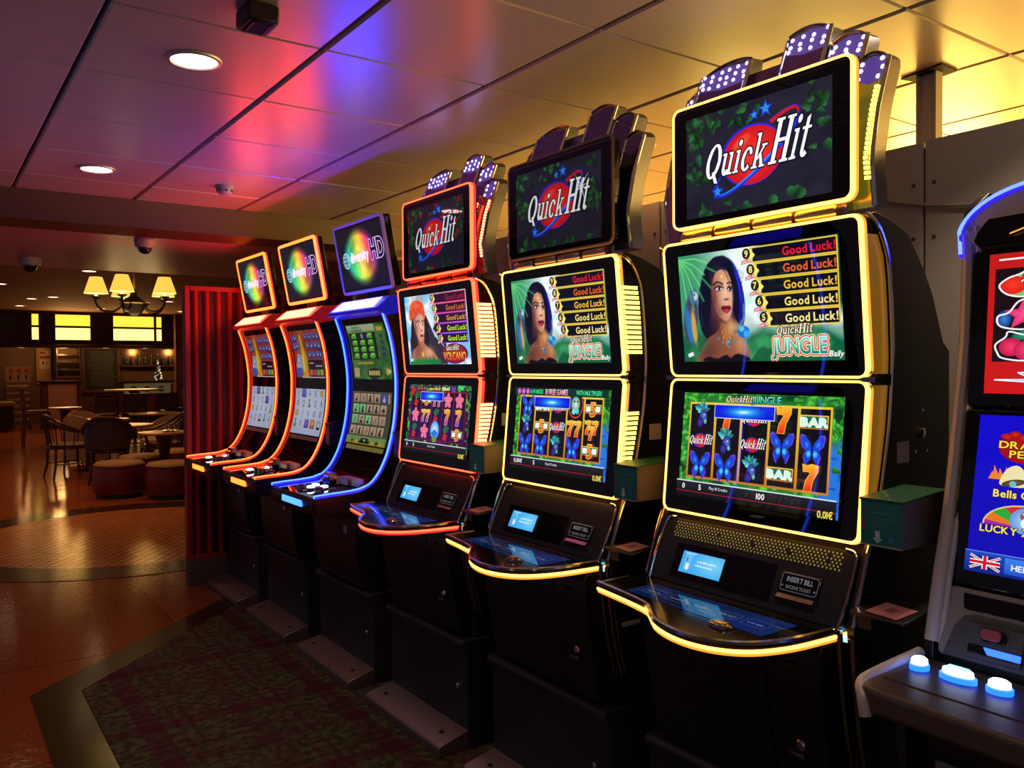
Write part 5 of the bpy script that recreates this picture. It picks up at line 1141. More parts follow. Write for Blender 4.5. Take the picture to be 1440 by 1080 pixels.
# ---- the grey-trimmed machine at the right edge of the view
def corner_machine(yc):
    global OX
    OX = 1.93
    t = empty('slot_machine', (1.93, yc, 0)); tag(t, 'grey-trimmed slot machine with red and blue screens and glowing round buttons', 'slot machine', 'slot machines in the row')
    mat('silver_trim', (.58, .54, .53), .42, .15, srgb=False); mat('panel_grey', (.075, .075, .078), .45, srgb=False); mat('deck_brown', (.085, .065, .055), .35, srgb=False); mat('plate_grey', (.30, .28, .26), .42, .3, srgb=False)
    Hh = .35
    SP = [(1.896, 1.800), (1.905, 1.745), (1.898, 1.60), (1.890, 1.516), (1.862, 1.358), (1.832, 1.203), (1.790, 1.053), (1.752, .905)]
    body = SP + [(1.752, .86), (1.66, .83), (1.64, .78), (1.66, .45), (1.72, .02), (2.16, .02), (2.16, 1.70), (2.12, 1.86), (1.99, 1.885), (1.92, 1.845)]
    for s_ in (1, -1):
        p = MB().prism_y(body, s_ * Hh - (.02 if s_ > 0 else -.0), s_ * Hh + (0 if s_ > 0 else .02)).build('side_panel', 'black_satin', t, bevel=.002)
        MB().tube([(x + .012, s_ * (Hh - .012), z) for x, z in cat_path(SP, 4)], .017, 10).build('silver_trim', 'silver_trim', p); MB().tube([(x + .004, s_ * (Hh - .034), z) for x, z in cat_path(SP, 4)], .006, 8).build('silver_trim', 'silver_trim', p)
        if s_ > 0:
            yy = Hh + .0008
            q = MB().box(1.60, 1.655, yy - .0006, yy, .665, .782); 
            MB().box(1.652, 1.692, yy - .0008, yy, .668, .772).build('rating_plate', mat('plate_dark', (.06, .065, .06), .5, srgb=False), p, smooth=0); MB().box(1.660, 1.686, yy - .0004, yy + .0006, .68, .715).build('rating_print', 'label_white', p, smooth=0); MB().prism_y([(1.640, .775), (1.640, .79), (1.672, .800), (1.680, .79), (1.684, .74), (1.676, .745), (1.670, .782)], yy, yy + .0008).build('tape', 'label_white', p, smooth=0)
            MB().box(1.702, 1.742, yy - .0008, yy, .70, .745).build('red_sticker', mat('sticker_red', (.30, .03, .035), .5, srgb=False), p, smooth=0); MB().box(1.702, 1.742, yy - .0008, yy, .752, .79).build('blue_sticker', mat('sticker_blue', (.03, .04, .16), .5, srgb=False), p, smooth=0)
    MB().prism_y([(1.94, 1.78), (1.925, 1.5), (1.87, 1.2), (1.80, .93), (1.79, .85), (1.70, .82), (1.70, .05), (2.14, .05), (2.14, 1.70), (2.0, 1.84)], -Hh + .02, Hh - .02).build('cabinet', 'black_matt', t)
    # arched header with the blue line light
    arch = [(.338 * math.sin(q), 1.785 + .100 * (1 - abs(math.sin(q)) ** 4.5) ** .62) for q in np.linspace(-PI / 2, PI / 2, 41)]
    hd = MB().loft2([(1.895 + (z - 1.80) * .3, y, z) for y, z in arch] + [(1.90, .31, 1.745), (1.90, -.31, 1.745)], [(2.0, y, z) for y, z in arch] + [(2.0, .31, 1.745), (2.0, -.31, 1.745)]).build('header', 'silver_trim', t)
    ap = [(1.892, .347, 1.740), (1.890, .347, 1.77)] + [(1.890 + (z - 1.80) * .3, -y * 1.025, z + .003) for y, z in arch] + [(1.890, -.347, 1.77), (1.892, -.347, 1.740)]
    MB().tube(ap, .0042, 8).build('arch_light', led('arch_blue', (.30, .55, 6.5)), hd); MB().tube([(x + .002, y, z - .0065) for x, y, z in ap], .0045, 8).build('light_glow', 'glow_blue', hd)  # second tube imitates the blue glow under the arch light
    MB().loft2([(1.889 + (z - 1.80) * .3, y * .93, z - .022) for y, z in arch] + [(1.892, .30, 1.742), (1.892, -.30, 1.742)], [(1.90 + (z - 1.80) * .3, y * .93, z - .022) for y, z in arch] + [(1.905, .30, 1.742), (1.905, -.30, 1.742)]).build('header_glass', 'black_glass', hd)
    MB().tube([(1.8865 + .3 * q, y, z) for y, z, q in ((.24, 1.772, -.01), (.15, 1.80, 0), (.05, 1.812, .004), (-.1, 1.81, .004), (-.22, 1.78, -.01))], .0016, 6).build('header_line', 'glow_yellow', hd)
    # two displays
    d1 = slab((1.866, 1.405), (1.896, 1.745), .322, .03, .01, 'upper_display', MATS['black_glass'], t); picture('neon', neon_art, plane_map((1.868, 1.434), (1.893, 1.732), .284), PIC, d1)
    d2 = slab((1.795, 1.030), (1.866, 1.400), .322, .03, .01, 'lower_display', MATS['black_glass'], t); picture('menu', menu_art, plane_map((1.801, 1.062), (1.8635, 1.388), .288), PIC, d2)
    # silver facia with dark slot, grey validator panel
    fb, ft = (1.742, .890), (1.792, 1.026); fc = slab(fb, ft, .318, .03, .012, 'facia', MATS['plate_grey'], t)
    L = math.hypot(ft[0] - fb[0], ft[1] - fb[1]); ux, uz = (ft[0] - fb[0]) / L, (ft[1] - fb[1]) / L; nx, nz = -uz, ux
    def P(y, s_, d=0.0): return (fb[0] + ux * s_ * L + nx * d, y, fb[1] + uz * s_ * L + nz * d)
    def plate(pts, d0, d1, name, m, parent): return MB().loft2([P(y, s_, d1) for y, s_ in pts], [P(y, s_, d0) for y, s_ in pts]).build(name, m, parent, bevel=.002)
    plate([(.285, .93), (.280, .72), (.272, .69), (.135, .69), (.130, .73), (.150, .90), (.160, .93)], -.01, .0012, 'dark_slot', 'black_gloss', fc)
    vp = plate([(.305, .0), (.290, .45), (.275, .60), (.255, .65), (-.255, .65), (-.29, .45), (-.305, .0)], -.01, .003, 'validator_panel', 'panel_grey', fc)
    plate([(.262, .54), (.152, .54), (.152, .06), (.262, .06)], .0, .008, 'bill_module', 'panel_grey', vp)
    b1 = plate([(a * .5 + .208, b / L * .5 + .40) for a, b in rrect(.10, .056, .02, 4)], .0, .014, 'bill_button', 'black_gloss', vp); plate([(a * .5 + .212, b / L * .5 + .41) for a, b in rrect(.078, .042, .016, 4)], .0, .0165, 'button_cap', mat('bill_red', (.14, .03, .04), .3, srgb=False, emit=(.055, .008, .014), estr=1.0), b1)
    plate([(.255, .245), (.150, .245), (.150, .12), (.255, .12)], .0, .010, 'bill_mouth', 'black_gloss', vp); plate([(.225, .235), (.152, .235), (.152, .14), (.215, .14)], .0, .0118, 'mouth_light', led('mouth_blue', (.03, .30, 3.2)), vp)
    if True:
        a = Art(100, 100); a.ell(50, 50, 48, 48, (160, 158, 155), n=40); a.ell(50, 50, 41, 41, (52, 52, 54), n=40); a.ell(50, 50, 35, 35, (158, 156, 152), n=40); a.text('21+', 51, 36, 29, (44, 44, 46), align='c', sx=.85)
        put_mesh('age_sign', a.mesh('age_sign', lambda u, v, d: np.array([P(.128 - .082 * a_, .13 + .082 / L * b_, .0085 + c_) for a_, b_, c_ in zip(u, v, d)]) - np.array([OX, 0, 0]), PRINT), plate([(.142, .54), (.02, .54), (.02, .04), (.142, .04)], .0, .0082, 'sign_plate', mat('sign_dark', (.025, .025, .026), .5, srgb=False), vp))
    # deck with glowing buttons
    out = [(1.75, .352), (1.56, .355), (1.515, .352), (1.492, .335), (1.485, .30), (1.478, .15), (1.476, 0), (1.478, -.15), (1.485, -.30), (1.492, -.335), (1.515, -.352), (1.56, -.355), (1.75, -.352)]
    dk = MB().prism_z(out, .822, .872).build('button_deck', 'deck_brown', t, bevel=.010, seg=3)
    for s_ in (1, -1): MB().tube(cat_path([(1.74, s_ * .353, .880), (1.60, s_ * .356, .872), (1.525, s_ * .352, .866), (1.494, s_ * .332, .850), (1.488, s_ * .322, .815)], 5), .012, 10).build('silver_trim', 'silver_trim', dk)
    MB().box(1.56, 1.715, -.33, .33, .872, .8735).build('deck_plate', mat('deck_plate', (.075, .058, .050), .4, .3, srgb=False), dk, smooth=0)
    for y, l_ in ((.311, .7), (.233, 1.35), (.155, .9), (.075, .9), (-.005, .9), (-.09, 1.35)):
        lit = y > .1
        b = MB().lathe([(.027, 0), (.027, .010), (.023, .012)], (1.662, y, .8735), 22, sy=l_, sx=.75).build('button_base', led('base_blue', (.02, .35, 3.6)) if lit else 'silver_trim', dk); c_ = MB().lathe([(.023, 0), (.022, .010), (.016, .014), (.001, .015)], (1.662, y, .884), 22, sy=l_, sx=.75).build('button_cap', 'button_white' if lit else 'plate_grey', b)
        if l_ > 1.3 and lit:
            for q in (-.005, .006): MB().box(1.660 + q, 1.6635 + q, y - .02, y + .02, .897, .8995).build('cap_mark', led('cap_teal', (.10, .75, .9)), b, smooth=0)
    bd = MB().prism_y([(1.665, .822), (1.675, .60), (1.70, .45), (1.72, .10), (1.78, .10), (1.78, .822)], -.30, .30).build('belly_door', 'black_satin', t, bevel=.004)
    lp = MB().box(1.655, 1.668, .14, .275, .46, .70).build('door_window', mat('pale_window', (.20, .25, .30), .3, srgb=False), bd, bevel=.003)
    st = MB().box(1.72, 2.14, -.32, .32, .006, .06).build('plinth', 'stand_grey', t, bevel=.003)
    OX = 0.0
    return t
corner_machine(YS[0] - .8235)

# ---- leaflet boxes fixed to the machines' flanks, and tickets on little shelves
mat('box_teal', (.010, .060, .055), .45, srgb=False); mat('box_green', (.012, .10, .055), .45, srgb=False, noise=.5, nscale=30); mat('box_kraft', (.12, .10, .085), .6, srgb=False); mat('box_dark', (.03, .045, .05), .45, srgb=False)
def leaflet_art():
    W, H = 90, 110; a = Art(W, H); a.rect(0, 0, W, H, (30, 112, 108), (34, 126, 122)); 
    scribble(a, 26, 80, 40, 5, (90, 160, 150), 1)
    for k in range(4): scribble(a, 26, 66 - k * 7, 44 - k * 5, 3.4, (80, 140, 135), k)
    a.poly([(32, 38), (42, 38), (42, 20), (48, 20), (37, 8), (26, 20), (32, 20)], (190, 215, 215)); a.ell(66, 20, 6, 6, (60, 120, 190)); a.poly([(4, 62), (10, 56), (8, 36), (2, 40)], (170, 50, 50)); a.rect(0, 0, W, 4, (140, 170, 165)); a.ell(12, 86, 4, 4, (170, 60, 60))
    return a
LEAF = None
for k, yc in enumerate(YS):
    near = k == 0
    x0, x1, ya, yb, z0, z1 = 1.735, 1.915, yc - .435, yc - .336, 1.092, 1.205
    if k >= 3: x0, x1, ya, yb, z0, z1 = 1.850, 1.93, yc - .355, yc - .296, 1.065, 1.195
    names = ['nearest yellow-lit machine', 'second yellow-lit machine', 'red-lit machine', 'blue-lit curved machine', 'nearer orange-lit curved machine', 'farthest orange-lit curved machine']
    t = empty('leaflet_box', (x0, (ya + yb) / 2, z0)); hw = (yb - ya) / 2; D = x1 - x0; H_ = z1 - z0
    MB().prism_y([(0, 0), (D, -.0), (D, H_ * 1.02), (0, H_ * .90)], -hw, hw).build('carton', 'box_kraft' if k < 3 else 'box_dark', t, bevel=.002)
    MB().prism_y([(-.004, H_ * .90), (D, H_ * 1.02), (D + .003, H_ * 1.05), (-.004, H_ * .94)], -hw - .002, hw + .002).build('lid', 'box_green' if k < 3 else 'box_dark', t, smooth=0)
    if k < 3:
        f_ = lambda u, v, d: np.c_[-.0008 - d, hw - 2 * hw * u, H_ * .90 * v]
        if LEAF is None: LEAF = leaflet_art().mesh('front_print', f_, PRINT)
        put_mesh('front_print', LEAF, t)
    else: MB().box(-.002, -.0005, -hw * .7, hw * .7, H_ * .1, H_ * .35).build('front_print', mat('print_blue', (.06, .10, .14), .5, srgb=False), t, smooth=0)
    tag(t, ('teal and green' if k < 3 else 'dark blue-grey') + ' leaflet box on the right flank of the ' + names[k], 'leaflet box', 'leaflet boxes on the machines')
    if k < 3:
        s_ = empty('ticket_shelf', (1.70, yc - .40, .935))
        MB().prism_y([(-.01, .006), (.145, .022), (.145, .028), (-.01, .012)], -.062, .066).build('tray', 'black_satin', s_, bevel=.002); MB().prism_y([(.02, -.03), (.10, -.03), (.10, .012), (.02, .008)], .03, .066).build('bracket', 'black_matt', s_)
        tag(s_, 'small black tray on the right flank of the ' + names[k], 'shelf', 'ticket trays')
        p = MB().add([(0, -.040, .0142), (.075, -.048, .0218), (.082, .030, .0225), (.008, .038, .015)], [(0, 1, 2, 3)]); p.add([(.03, -.014, .0180), (.055, -.016, .0205), (.058, .006, .0208), (.033, .008, .0183)], [])
        tk = empty('paper_ticket', (1.70, yc - .40, .935))
        p.build('paper', mat('ticket_pink', (.62, .26, .33), .6, srgb=False) if k == 0 else mat('ticket_salmon', (.50, .26, .22), .6, srgb=False), tk, smooth=0)
        MB().add([(.028, -.014, .01765), (.054, -.018, .0204), (.058, .004, .0207), (.032, .008, .0181)], [(0, 1, 2, 3)]).build('print_mark', mat('ticket_mark', (.30, .10, .14), .6, srgb=False), tk, smooth=0)
        tag(tk, ('pink' if k == 0 else 'salmon') + ' paper ticket on the small tray of the ' + names[k], 'ticket', 'paper tickets')
# ------------------------------------------------------------------ fittings of the slot hall
mat('lamp_rim', (.55, .52, .50), .35, .3, srgb=False); led('lamp_glass', (9, 7.6, 6.2)); led('lamp_glass_warm', (7, 4.6, 2.4)); mat('lens_black', (.006, .006, .008), .08, srgb=False); mat('dome_plastic', (.32, .30, .34), .45, srgb=False)
def downlight(x, y, z, r, label, energy, warm=False, group='recessed ceiling downlights', real=True):
    t = empty('downlight', (x, y, z))
    MB().lathe([(r * 1.0, 0), (r * 1.18, -.001), (r * 1.16, -.006), (r * 1.0, -.008), (r * .95, -.002)], (0, 0, 0), 28, caps=False).build('rim', 'lamp_rim', t)
    MB().lathe([(r * .97, -.0025), (r * .6, -.0045), (.001, -.005)], (0, 0, 0), 28).build('glass', 'lamp_glass_warm' if warm else 'lamp_glass', t, smooth=60)
    if energy:
        l_ = lamp('downlight_bulb', 'SPOT', (x, y, z - .03), energy, (1, .40, .13) if warm else (1, .72, .46), r * .8, target=(x, y, 0), spot=math.radians(112), blend=.7)
    tag(t, label, 'light', group); return t
downlight(.749, 2.827, 2.5, .074, 'large bright recessed downlight in the ceiling left of the machines', 14)
downlight(.746, 4.630, 2.5, .074, 'smaller-looking recessed downlight near the ceiling beam', 12)
downlight(2.70, 2.784, 2.5, .060, 'recessed downlight half hidden behind the second topper', 6, True)
for (x, y, e_, lb) in ((2.35, .98, 26, 'added hall downlight outside the view, over the corner machine'), (.749, 1.02, 8, 'added hall downlight outside the view, just ahead of the viewer'), (.749, -.78, 8, 'added hall downlight outside the view, just behind the viewer'), (-1.1, 1.02, 8, 'added hall downlight outside the view, left of the viewer'), (-1.1, 2.83, 8, 'added hall downlight outside the view, over the machine across the aisle')): downlight(x, y, 2.5, .074, lb, e_, False, 'added hall downlights out of view')  # unseen downlights, added to brighten the wall and the hall
t = empty('smoke_detector', (1.397, 4.70, 2.5)); MB().lathe([(.048, 0), (.050, -.010), (.044, -.016)], (0, 0, 0), 24).build('base', 'dome_plastic', t); MB().lathe([(.040, -.016), (.040, -.034), (.030, -.044), (.006, -.048)], (0, 0, 0), 24).build('sensor_cap', 'dome_plastic', t)
for k in range(8):
    a = k * PI / 4; MB().box(.0395 * math.cos(a) - .004, .0395 * math.cos(a) + .004, .0395 * math.sin(a) - .004, .0395 * math.sin(a) + .004, -.031, -.021).build('vent_slot', 'joint_black', t, smooth=0)
tag(t, 'round smoke detector on the ceiling near the beam', 'smoke detector')
t = empty('ceiling_box', (.790, 2.330, 2.5)); mat('box_maroon', (.022, .012, .012), .45, srgb=False)
MB().box(-.045, .045, -.055, .055, -.052, 0).build('housing', 'box_maroon', t, bevel=.008); MB().box(-.032, .032, -.045, .045, -.0545, -.050).build('bottom_grille', 'joint_black', t, bevel=.002); MB().box(-.026, -.022, -.040, .040, -.0565, -.053).build('grille_bar', 'box_maroon', t, smooth=0); MB().box(.022, .026, -.040, .040, -.0565, -.053).build('grille_bar', 'box_maroon', t, smooth=0)
tag(t, 'small dark box mounted on the ceiling at the top edge', 'box')
def dome(x, y, z, r, label):
    t = empty('dome_camera', (x, y, z)); MB().lathe([(r * .95, 0), (r, -.012), (r * .94, -.045), (r * .84, -.058)], (0, 0, 0), 26).build('housing', 'dome_plastic', t)
    MB().lathe([(r * .66, -.056)] + [(r * .66 * math.cos(a), -.058 - r * .66 * math.sin(a)) for a in np.linspace(0, 1.5, 7)], (0, 0, 0), 24).build('dome', 'lens_black', t, smooth=60); tag(t, label, 'camera', 'dome cameras')
dome(1.205, 5.78, 2.334, .064, 'white dome security camera under the beam edge'); dome(.695, 7.2, 2.331, .078, 'white dome security camera at the left edge under the bulkhead')

# red slatted screen at the end of the row
t = empty('slatted_screen', (1.49, 5.96, 0)); mat('screen_red', (.34, .012, .018), .30, srgb=False); mat('screen_dark', (.030, .006, .008), .5, srgb=False); mat('plinth_grey', (.11, .085, .08), .6, srgb=False, noise=.2)
MB().box(.0, 1.24, -.01, .07, 0.0, .175).build('plinth', 'plinth_grey', t, bevel=.004); MB().box(.004, 1.24, .035, .055, .175, 2.04).build('backing', 'screen_dark', t, smooth=0)
MB().box(0, .035, -.005, .075, .175, 2.065).build('side_post', 'screen_red', t, bevel=.004); MB().box(1.205, 1.24, -.005, .075, .175, 2.065).build('side_post', 'screen_red', t, bevel=.004); MB().box(.035, 1.205, -.005, .075, 2.03, 2.065).build('top_rail', 'screen_red', t, bevel=.004); MB().box(.035, 1.205, -.005, .075, .175, .205).build('bottom_rail', 'screen_red', t, bevel=.004)
for k in range(15):
    x = .055 + k * .078; MB().prism_z([(x, .035), (x + .006, .008), (x + .022, .0), (x + .038, .008), (x + .044, .035)], .205, 2.03).build('slat', 'screen_red', t, smooth=60)
tag(t, 'tall red slatted screen on a grey plinth at the end of the machine row', 'screen')

# ------------------------------------------------------------------ restaurant beyond the beam
RL = [(2.17, 14.27, 'nearest restaurant downlight, above the chandelier'), (2.00, 20.5, 'restaurant downlight above the cake trolley, nearer of a pair'), (2.32, 19.8, 'restaurant downlight of a pair, right-hand one'), (1.99, 22.9, 'restaurant downlight at far left before the bar canopy'), (3.77, 23.1, 'restaurant downlight just before the bar canopy middle'), (4.64, 19.9, 'restaurant downlight above the red screen edge'), (5.72, 23.2, 'restaurant downlight at the right end of the bar canopy'), (1.2, 17.2, 'restaurant downlight outside the left aisle')]
for i, (x, y, lb) in enumerate(RL): downlight(x, y, 3.0, .10, lb, 58 if y < 21 else 36, True, 'restaurant downlights')
for x, y, lb in ((.8, 10.2, 'left of the chandelier'), (2.6, 10.5, 'over the table with glasses'), (1.7, 12.2, 'over the bentwood armchair'), (3.4, 13.4, 'over the right-hand tub chair'), (.4, 13.6, 'over the left aisle'), (.3, 8.6, 'over the left edge of the floor medallion')): downlight(x, y, 3.0, .09, 'restaurant downlight hidden above the bulkhead, ' + lb, 56, True, 'restaurant downlights over the tables')

mat('wood_dark', (.045, .018, .010), .3, srgb=False, noise=.4, nscale=20); mat('wood_mid', (.16, .065, .025), .4, srgb=False, noise=.3, nscale=12); mat('wood_red', (.10, .028, .018), .35, srgb=False, noise=.3, nscale=14)
mat('tan_cloth', (.30, .20, .11), .8, srgb=False); mat('olive_cloth', (.13, .09, .05), .8, srgb=False); mat('red_leather', (.13, .016, .020), .34, srgb=False, bump=.08, bscale=40); mat('table_top', (.34, .20, .085), .35, srgb=False); mat('brass', (.50, .30, .10), .3, 1.0, srgb=False); mat('iron', (.05, .035, .025), .4, .7, srgb=False)
mat('podium_panel', (.40, .24, .20), .5, srgb=False); mat('steel', (.35, .30, .26), .3, .9, srgb=False); mat('cream_wall', (.42, .24, .09), .6, srgb=False); mat('clear_glass', (1, 1, 1), .02, srgb=False, trans=1.0)
led('canopy_glow', (1.7, .95, .07)); led('canopy_glow_low', (2.4, 1.7, .40)); led('shade_glow', (1.25, .66, .08)); led('shade_inner', (2.6, 1.7, .5))

# chandelier
t = empty('chandelier', (1.72, 8.75, 2.11)); 
MB().tube([(0, 0, .08), (0, 0, .89)], .012, 8).build('rod', 'brass', t); MB().lathe([(.02, -.10), (.07, -.07), (.10, -.02), (.14, .02), (.10, .05), (.04, .09), (.02, .16)], (0, 0, 0), 20).build('bowl', 'iron', t); MB().lathe([(.135, .012), (.145, .02), (.135, .03)], (0, 0, 0), 24).build('band', 'brass', t); MB().lathe([(.06, .86), (.05, .885), (.01, .89)], (0, 0, 0), 16).build('ceiling_rose', 'brass', t)
for k in range(5):
    a = math.radians(169 + 72 * k); R_ = .33; c, s_ = math.cos(a), math.sin(a)
    ar = MB().tube(cat_path([(.09 * c, .09 * s_, 0), (.18 * c, .18 * s_, -.06), (.28 * c, .28 * s_, -.05), (R_ * c, R_ * s_, .02), (R_ * c, R_ * s_, .075)], 5), .012, 8).build('arm', 'iron', t)
    MB().lathe([(.012, .05), (.042, .068), (.046, .078), (.012, .082)], (R_ * c, R_ * s_, 0), 14).build('drip_cup', 'iron', ar); MB().lathe([(.014, .08), (.014, .13)], (R_ * c, R_ * s_, 0), 10).build('candle', 'shade_inner', ar)
    sh = MB().lathe([(.108, .105), (.056, .262)], (R_ * c, R_ * s_, 0), 26, caps=False).build('lamp_shade', 'shade_glow', t, smooth=60); MB().lathe([(.104, .108), (.054, .256)], (R_ * c, R_ * s_, 0), 26, caps=True).build('shade_lining', 'shade_inner', sh)
tag(t, 'five-armed chandelier with glowing cream lampshades over the restaurant tables', 'chandelier')
lamp('chandelier_bulb', 'POINT', (1.72, 8.75, 2.02), 6, (1, .66, .28), .25)

# bar canopy with lit panels
CYB = 24.8
t = empty('bar_canopy', (4.2, CYB, 2.05)); ox = 4.2
mat('canopy_wood', (.030, .014, .009), .25, srgb=False)
MB().box(1.62 - ox, 9.0 - ox, 0, .35, .02, .95).build('fascia', 'canopy_wood', t, bevel=.01); MB().box(1.60 - ox, 9.0 - ox, -.03, .02, .0, .09).build('lower_rail', 'wood_dark', t, bevel=.005); MB().box(1.60 - ox, 9.0 - ox, -.03, .02, .88, .95).build('upper_rail', 'wood_dark', t, bevel=.005); MB().box(1.60 - ox, 9.0 - ox, -.035, .01, .535, .575).build('middle_rail', 'wood_dark', t, bevel=.005)
for (xa, xb) in ((2.41, 2.56), (2.95, 3.77), (4.34, 5.37), (5.44, 5.57), (6.14, 6.30), (6.5, 7.5), (7.6, 7.72)):
    MB().box(xa - ox, xb - ox, -.006, .012, .585, .872).build('light_panel', 'canopy_glow', t, smooth=0); MB().box(xa - ox, xb - ox, -.006, .012, .215, .525).build('light_panel', 'canopy_glow_low', t, smooth=0)
tag(t, 'dark wooden bar canopy with bright yellow lit panels', 'canopy')
for x in (3.3, 4.85): lamp('canopy_glow_lamp', 'AREA', (x, CYB - .1, 2.45), 30, (1, .52, .15), .9, target=(x, 20, 1.2), sy=.5)
for x in (2.2, 3.2, 4.2, 5.2, 6.2): lamp('bar_fill_lamp', 'POINT', (x, 25.15, 1.98), 7, (1, .50, .17), .08)  # unseen fill lamps, added to brighten the back wall and menu board
# bar back: panels, board, shelves, counter
t = empty('bar_counter', (4.9, 25.3, 0)); MB().box(-.35, 3.2, -.30, .30, 0, 1.10).build('body', 'wood_red', t, bevel=.01); MB().box(-.40, 3.25, -.36, .34, 1.10, 1.15).build('worktop', 'wood_dark', t, bevel=.008)
MB().box(-.28, 1.05, -.315, -.29, .80, 1.08).build('display_window', mat('bar_window', (.10, .13, .07), .15, srgb=False, emit=(.05, .045, .018), estr=1.0), t, smooth=0)
for k, x in enumerate((-.1, .25, .62)): MB().box(x, x + .12, -.33, -.315, .84, 1.0).build('window_item', 'steel' if k != 1 else 'brass', t, smooth=0)
MB().box(.93, 1.02, -.33, -.31, .80, 1.06).build('red_strip', mat('strip_red', (.45, .03, .03), .5, srgb=False), t, smooth=0)
tag(t, 'long dark wooden bar counter with a greenish display window', 'counter')
t = empty('menu_board', (4.20, 25.94, .88)); MB().box(-.46, .46, 0, .04, 0, 1.2).build('slate', mat('slate', (.025, .030, .024), .7, srgb=False), t, smooth=0)
for (a, b, c, d) in ((-.50, -.42, -.05, 1.25), (.42, .50, -.05, 1.25), (-.42, .42, 1.17, 1.25), (-.42, .42, -.05, .03)): MB().box(a, b, -.03, .05, c, d).build('frame_bar', 'wood_mid', t, bevel=.006)
rb = random.Random(12); g = MB()
for k in range(17):
    z = 1.08 - k * .058; x = -.34 + rb.uniform(0, .1)
    while x < .30:
        w_ = rb.uniform(.03, .09); g.add([(x, -.001, z), (x + w_, -.001, z), (x + w_, -.001, z + .018), (x, -.001, z + .018)], [(0, 1, 2, 3)]); x += w_ + .02
o = g.build('chalk_writing', mat('chalk', (.16, .17, .14), .8, srgb=False), t, smooth=0); o['kind'] = 'stuff'
tag(t, 'dark chalkboard menu in a wooden frame on the bar wall', 'menu board')
o = MB().box(2.61, 2.97, 25.94, 26.0, 1.10, 2.25).build('wall_amber_panel', 'cream_wall', bevel=.004); tag(o, kind='structure')
t = empty('poster', (2.81, 25.939, 1.50)); MB().box(-.13, .13, -.01, .0, 0, .50).build('sheet', mat('poster_white', (.60, .46, .34), .6, srgb=False), t, smooth=0); MB().box(-.12, .12, -.014, -.01, .27, .36).build('red_band', mat('poster_red', (.40, .05, .03), .6, srgb=False), t, smooth=0); MB().box(-.12, .02, -.014, -.01, .40, .47).build('red_block', 'poster_red', t, smooth=0); MB().box(-.05, -.02, -.014, -.01, .12, .21).build('black_mark', 'joint_black', t, smooth=0); MB().box(.04, .06, -.014, -.01, .12, .20).build('black_mark', 'joint_black', t, smooth=0)
tag(t, 'white poster with red bands on the amber panel', 'poster')
t = empty('service_shelf', (3.33, 25.65, 1.15)); 
for x in (-.29, .27): MB().box(x, x + .03, -.15, .2, -1.15, 1.05).build('upright', 'steel', t, smooth=0)
for z in (.10, .30, .50, .70, .90): MB().box(-.27, .27, -.15, .2, z, z + .05).build('shelf', 'steel' if z > .2 else 'wood_mid', t, bevel=.004)
MB().box(-.26, .26, .16, .2, .0, 1.05).build('back', 'cream_wall', t, smooth=0); tag(t, 'steel service shelving between the poster and the chalkboard', 'shelf')
t = empty('back_shelf', (5.3, 25.90, 1.55)); MB().box(-.6, 1.8, -.12, .1, 0, .03).build('board', 'wood_mid', t, bevel=.003); MB().box(-.6, 1.8, .08, .1, 0, .5).build('mirror', mat('bar_mirror', (.30, .20, .12), .2, .8, srgb=False), t, smooth=0)
tag(t, 'back bar shelf with a mirror right of the chalkboard', 'shelf')
for k in range(9):
    b = empty('bar_bottle', (4.85 + k * .17, 25.86, 1.58)); h = .22 + .05 * (k % 3); MB().lathe([(.032, 0), (.034, .01), (.034, h * .55), (.013, h * .75), (.013, h)], (0, 0, 0), 12).build('glass', mat('bottle_glass%d' % (k % 3), [(.02, .05, .02), (.10, .05, .01), (.06, .06, .05)][k % 3], .1, srgb=False), b); MB().lathe([(.015, h), (.015, h + .02)], (0, 0, 0), 10).build('cap', 'brass', b)
    tag(b, '%s bottle from the left on the back bar shelf' % ['first', 'second', 'third', 'fourth', 'fifth', 'sixth', 'seventh', 'eighth', 'ninth'][k], 'bottle', 'bottles on the back bar')
t = empty('fairy_light_tree', (5.55, 25.2, 1.15)); MB().lathe([(.10, 0), (.02, .5), (.002, .62)], (0, 0, 0), 10).build('cone', mat('tree_green', (.03, .05, .03), .7, srgb=False), t)
rt = random.Random(8)
for k in range(34):
    h = rt.uniform(.02, .55); a = rt.uniform(PI, 2 * PI); r = .105 * (1 - h / .62) + .012; MB().lathe([(.012, -.006), (.012, .006)], (r * math.cos(a), r * math.sin(a), h), 6).build('light', led('fairy', (1.6, 1.3, .9)), t, smooth=0)
tag(t, 'small cone tree of white fairy lights on the bar counter', 'lights')
o = MB().box(-.10, .10, -.10, .10, 0, 3.0).build('bar_column', 'wood_red', bevel=.01); o.location = (5.92, 24.4, 0); tag(o, 'dark red square column before the bar counter', 'column')
t = empty('reception_podium', (2.96, 24.2, 0)); MB().box(-.44, .44, -.22, .22, 0.04, 1.16).build('body', 'wood_red', t, bevel=.01); MB().box(-.30, .34, -.235, -.22, .06, 1.12).build('front_panel', 'podium_panel', t, bevel=.006); MB().box(-.52, .52, -.28, .26, 1.16, 1.20).build('top', 'wood_dark', t, bevel=.006); MB().box(-.46, .46, -.24, .24, 0, .05).build('base', 'wood_dark', t, smooth=0)
tag(t, 'pale-fronted reception podium with a dark wooden top', 'podium')
t = empty('tray_trolley', (2.02, 24.3, 0)); 
for x in (-.26, .26):
    for y in (-.2, .2): MB().tube([(x, y, .1), (x, y, 1.22)], .016, 8).build('post', 'steel', t); MB().lathe([(.05, -.02), (.05, .02)], (x, y, .055), 12, 'x').build('wheel', 'black_matt', t)
for k in range(6): MB().box(-.25, .25, -.2, .2, .22 + k * .165, .25 + k * .165 + .015).build('tray', mat('tray_tan', (.34, .24, .15), .5, srgb=False), t, bevel=.004)
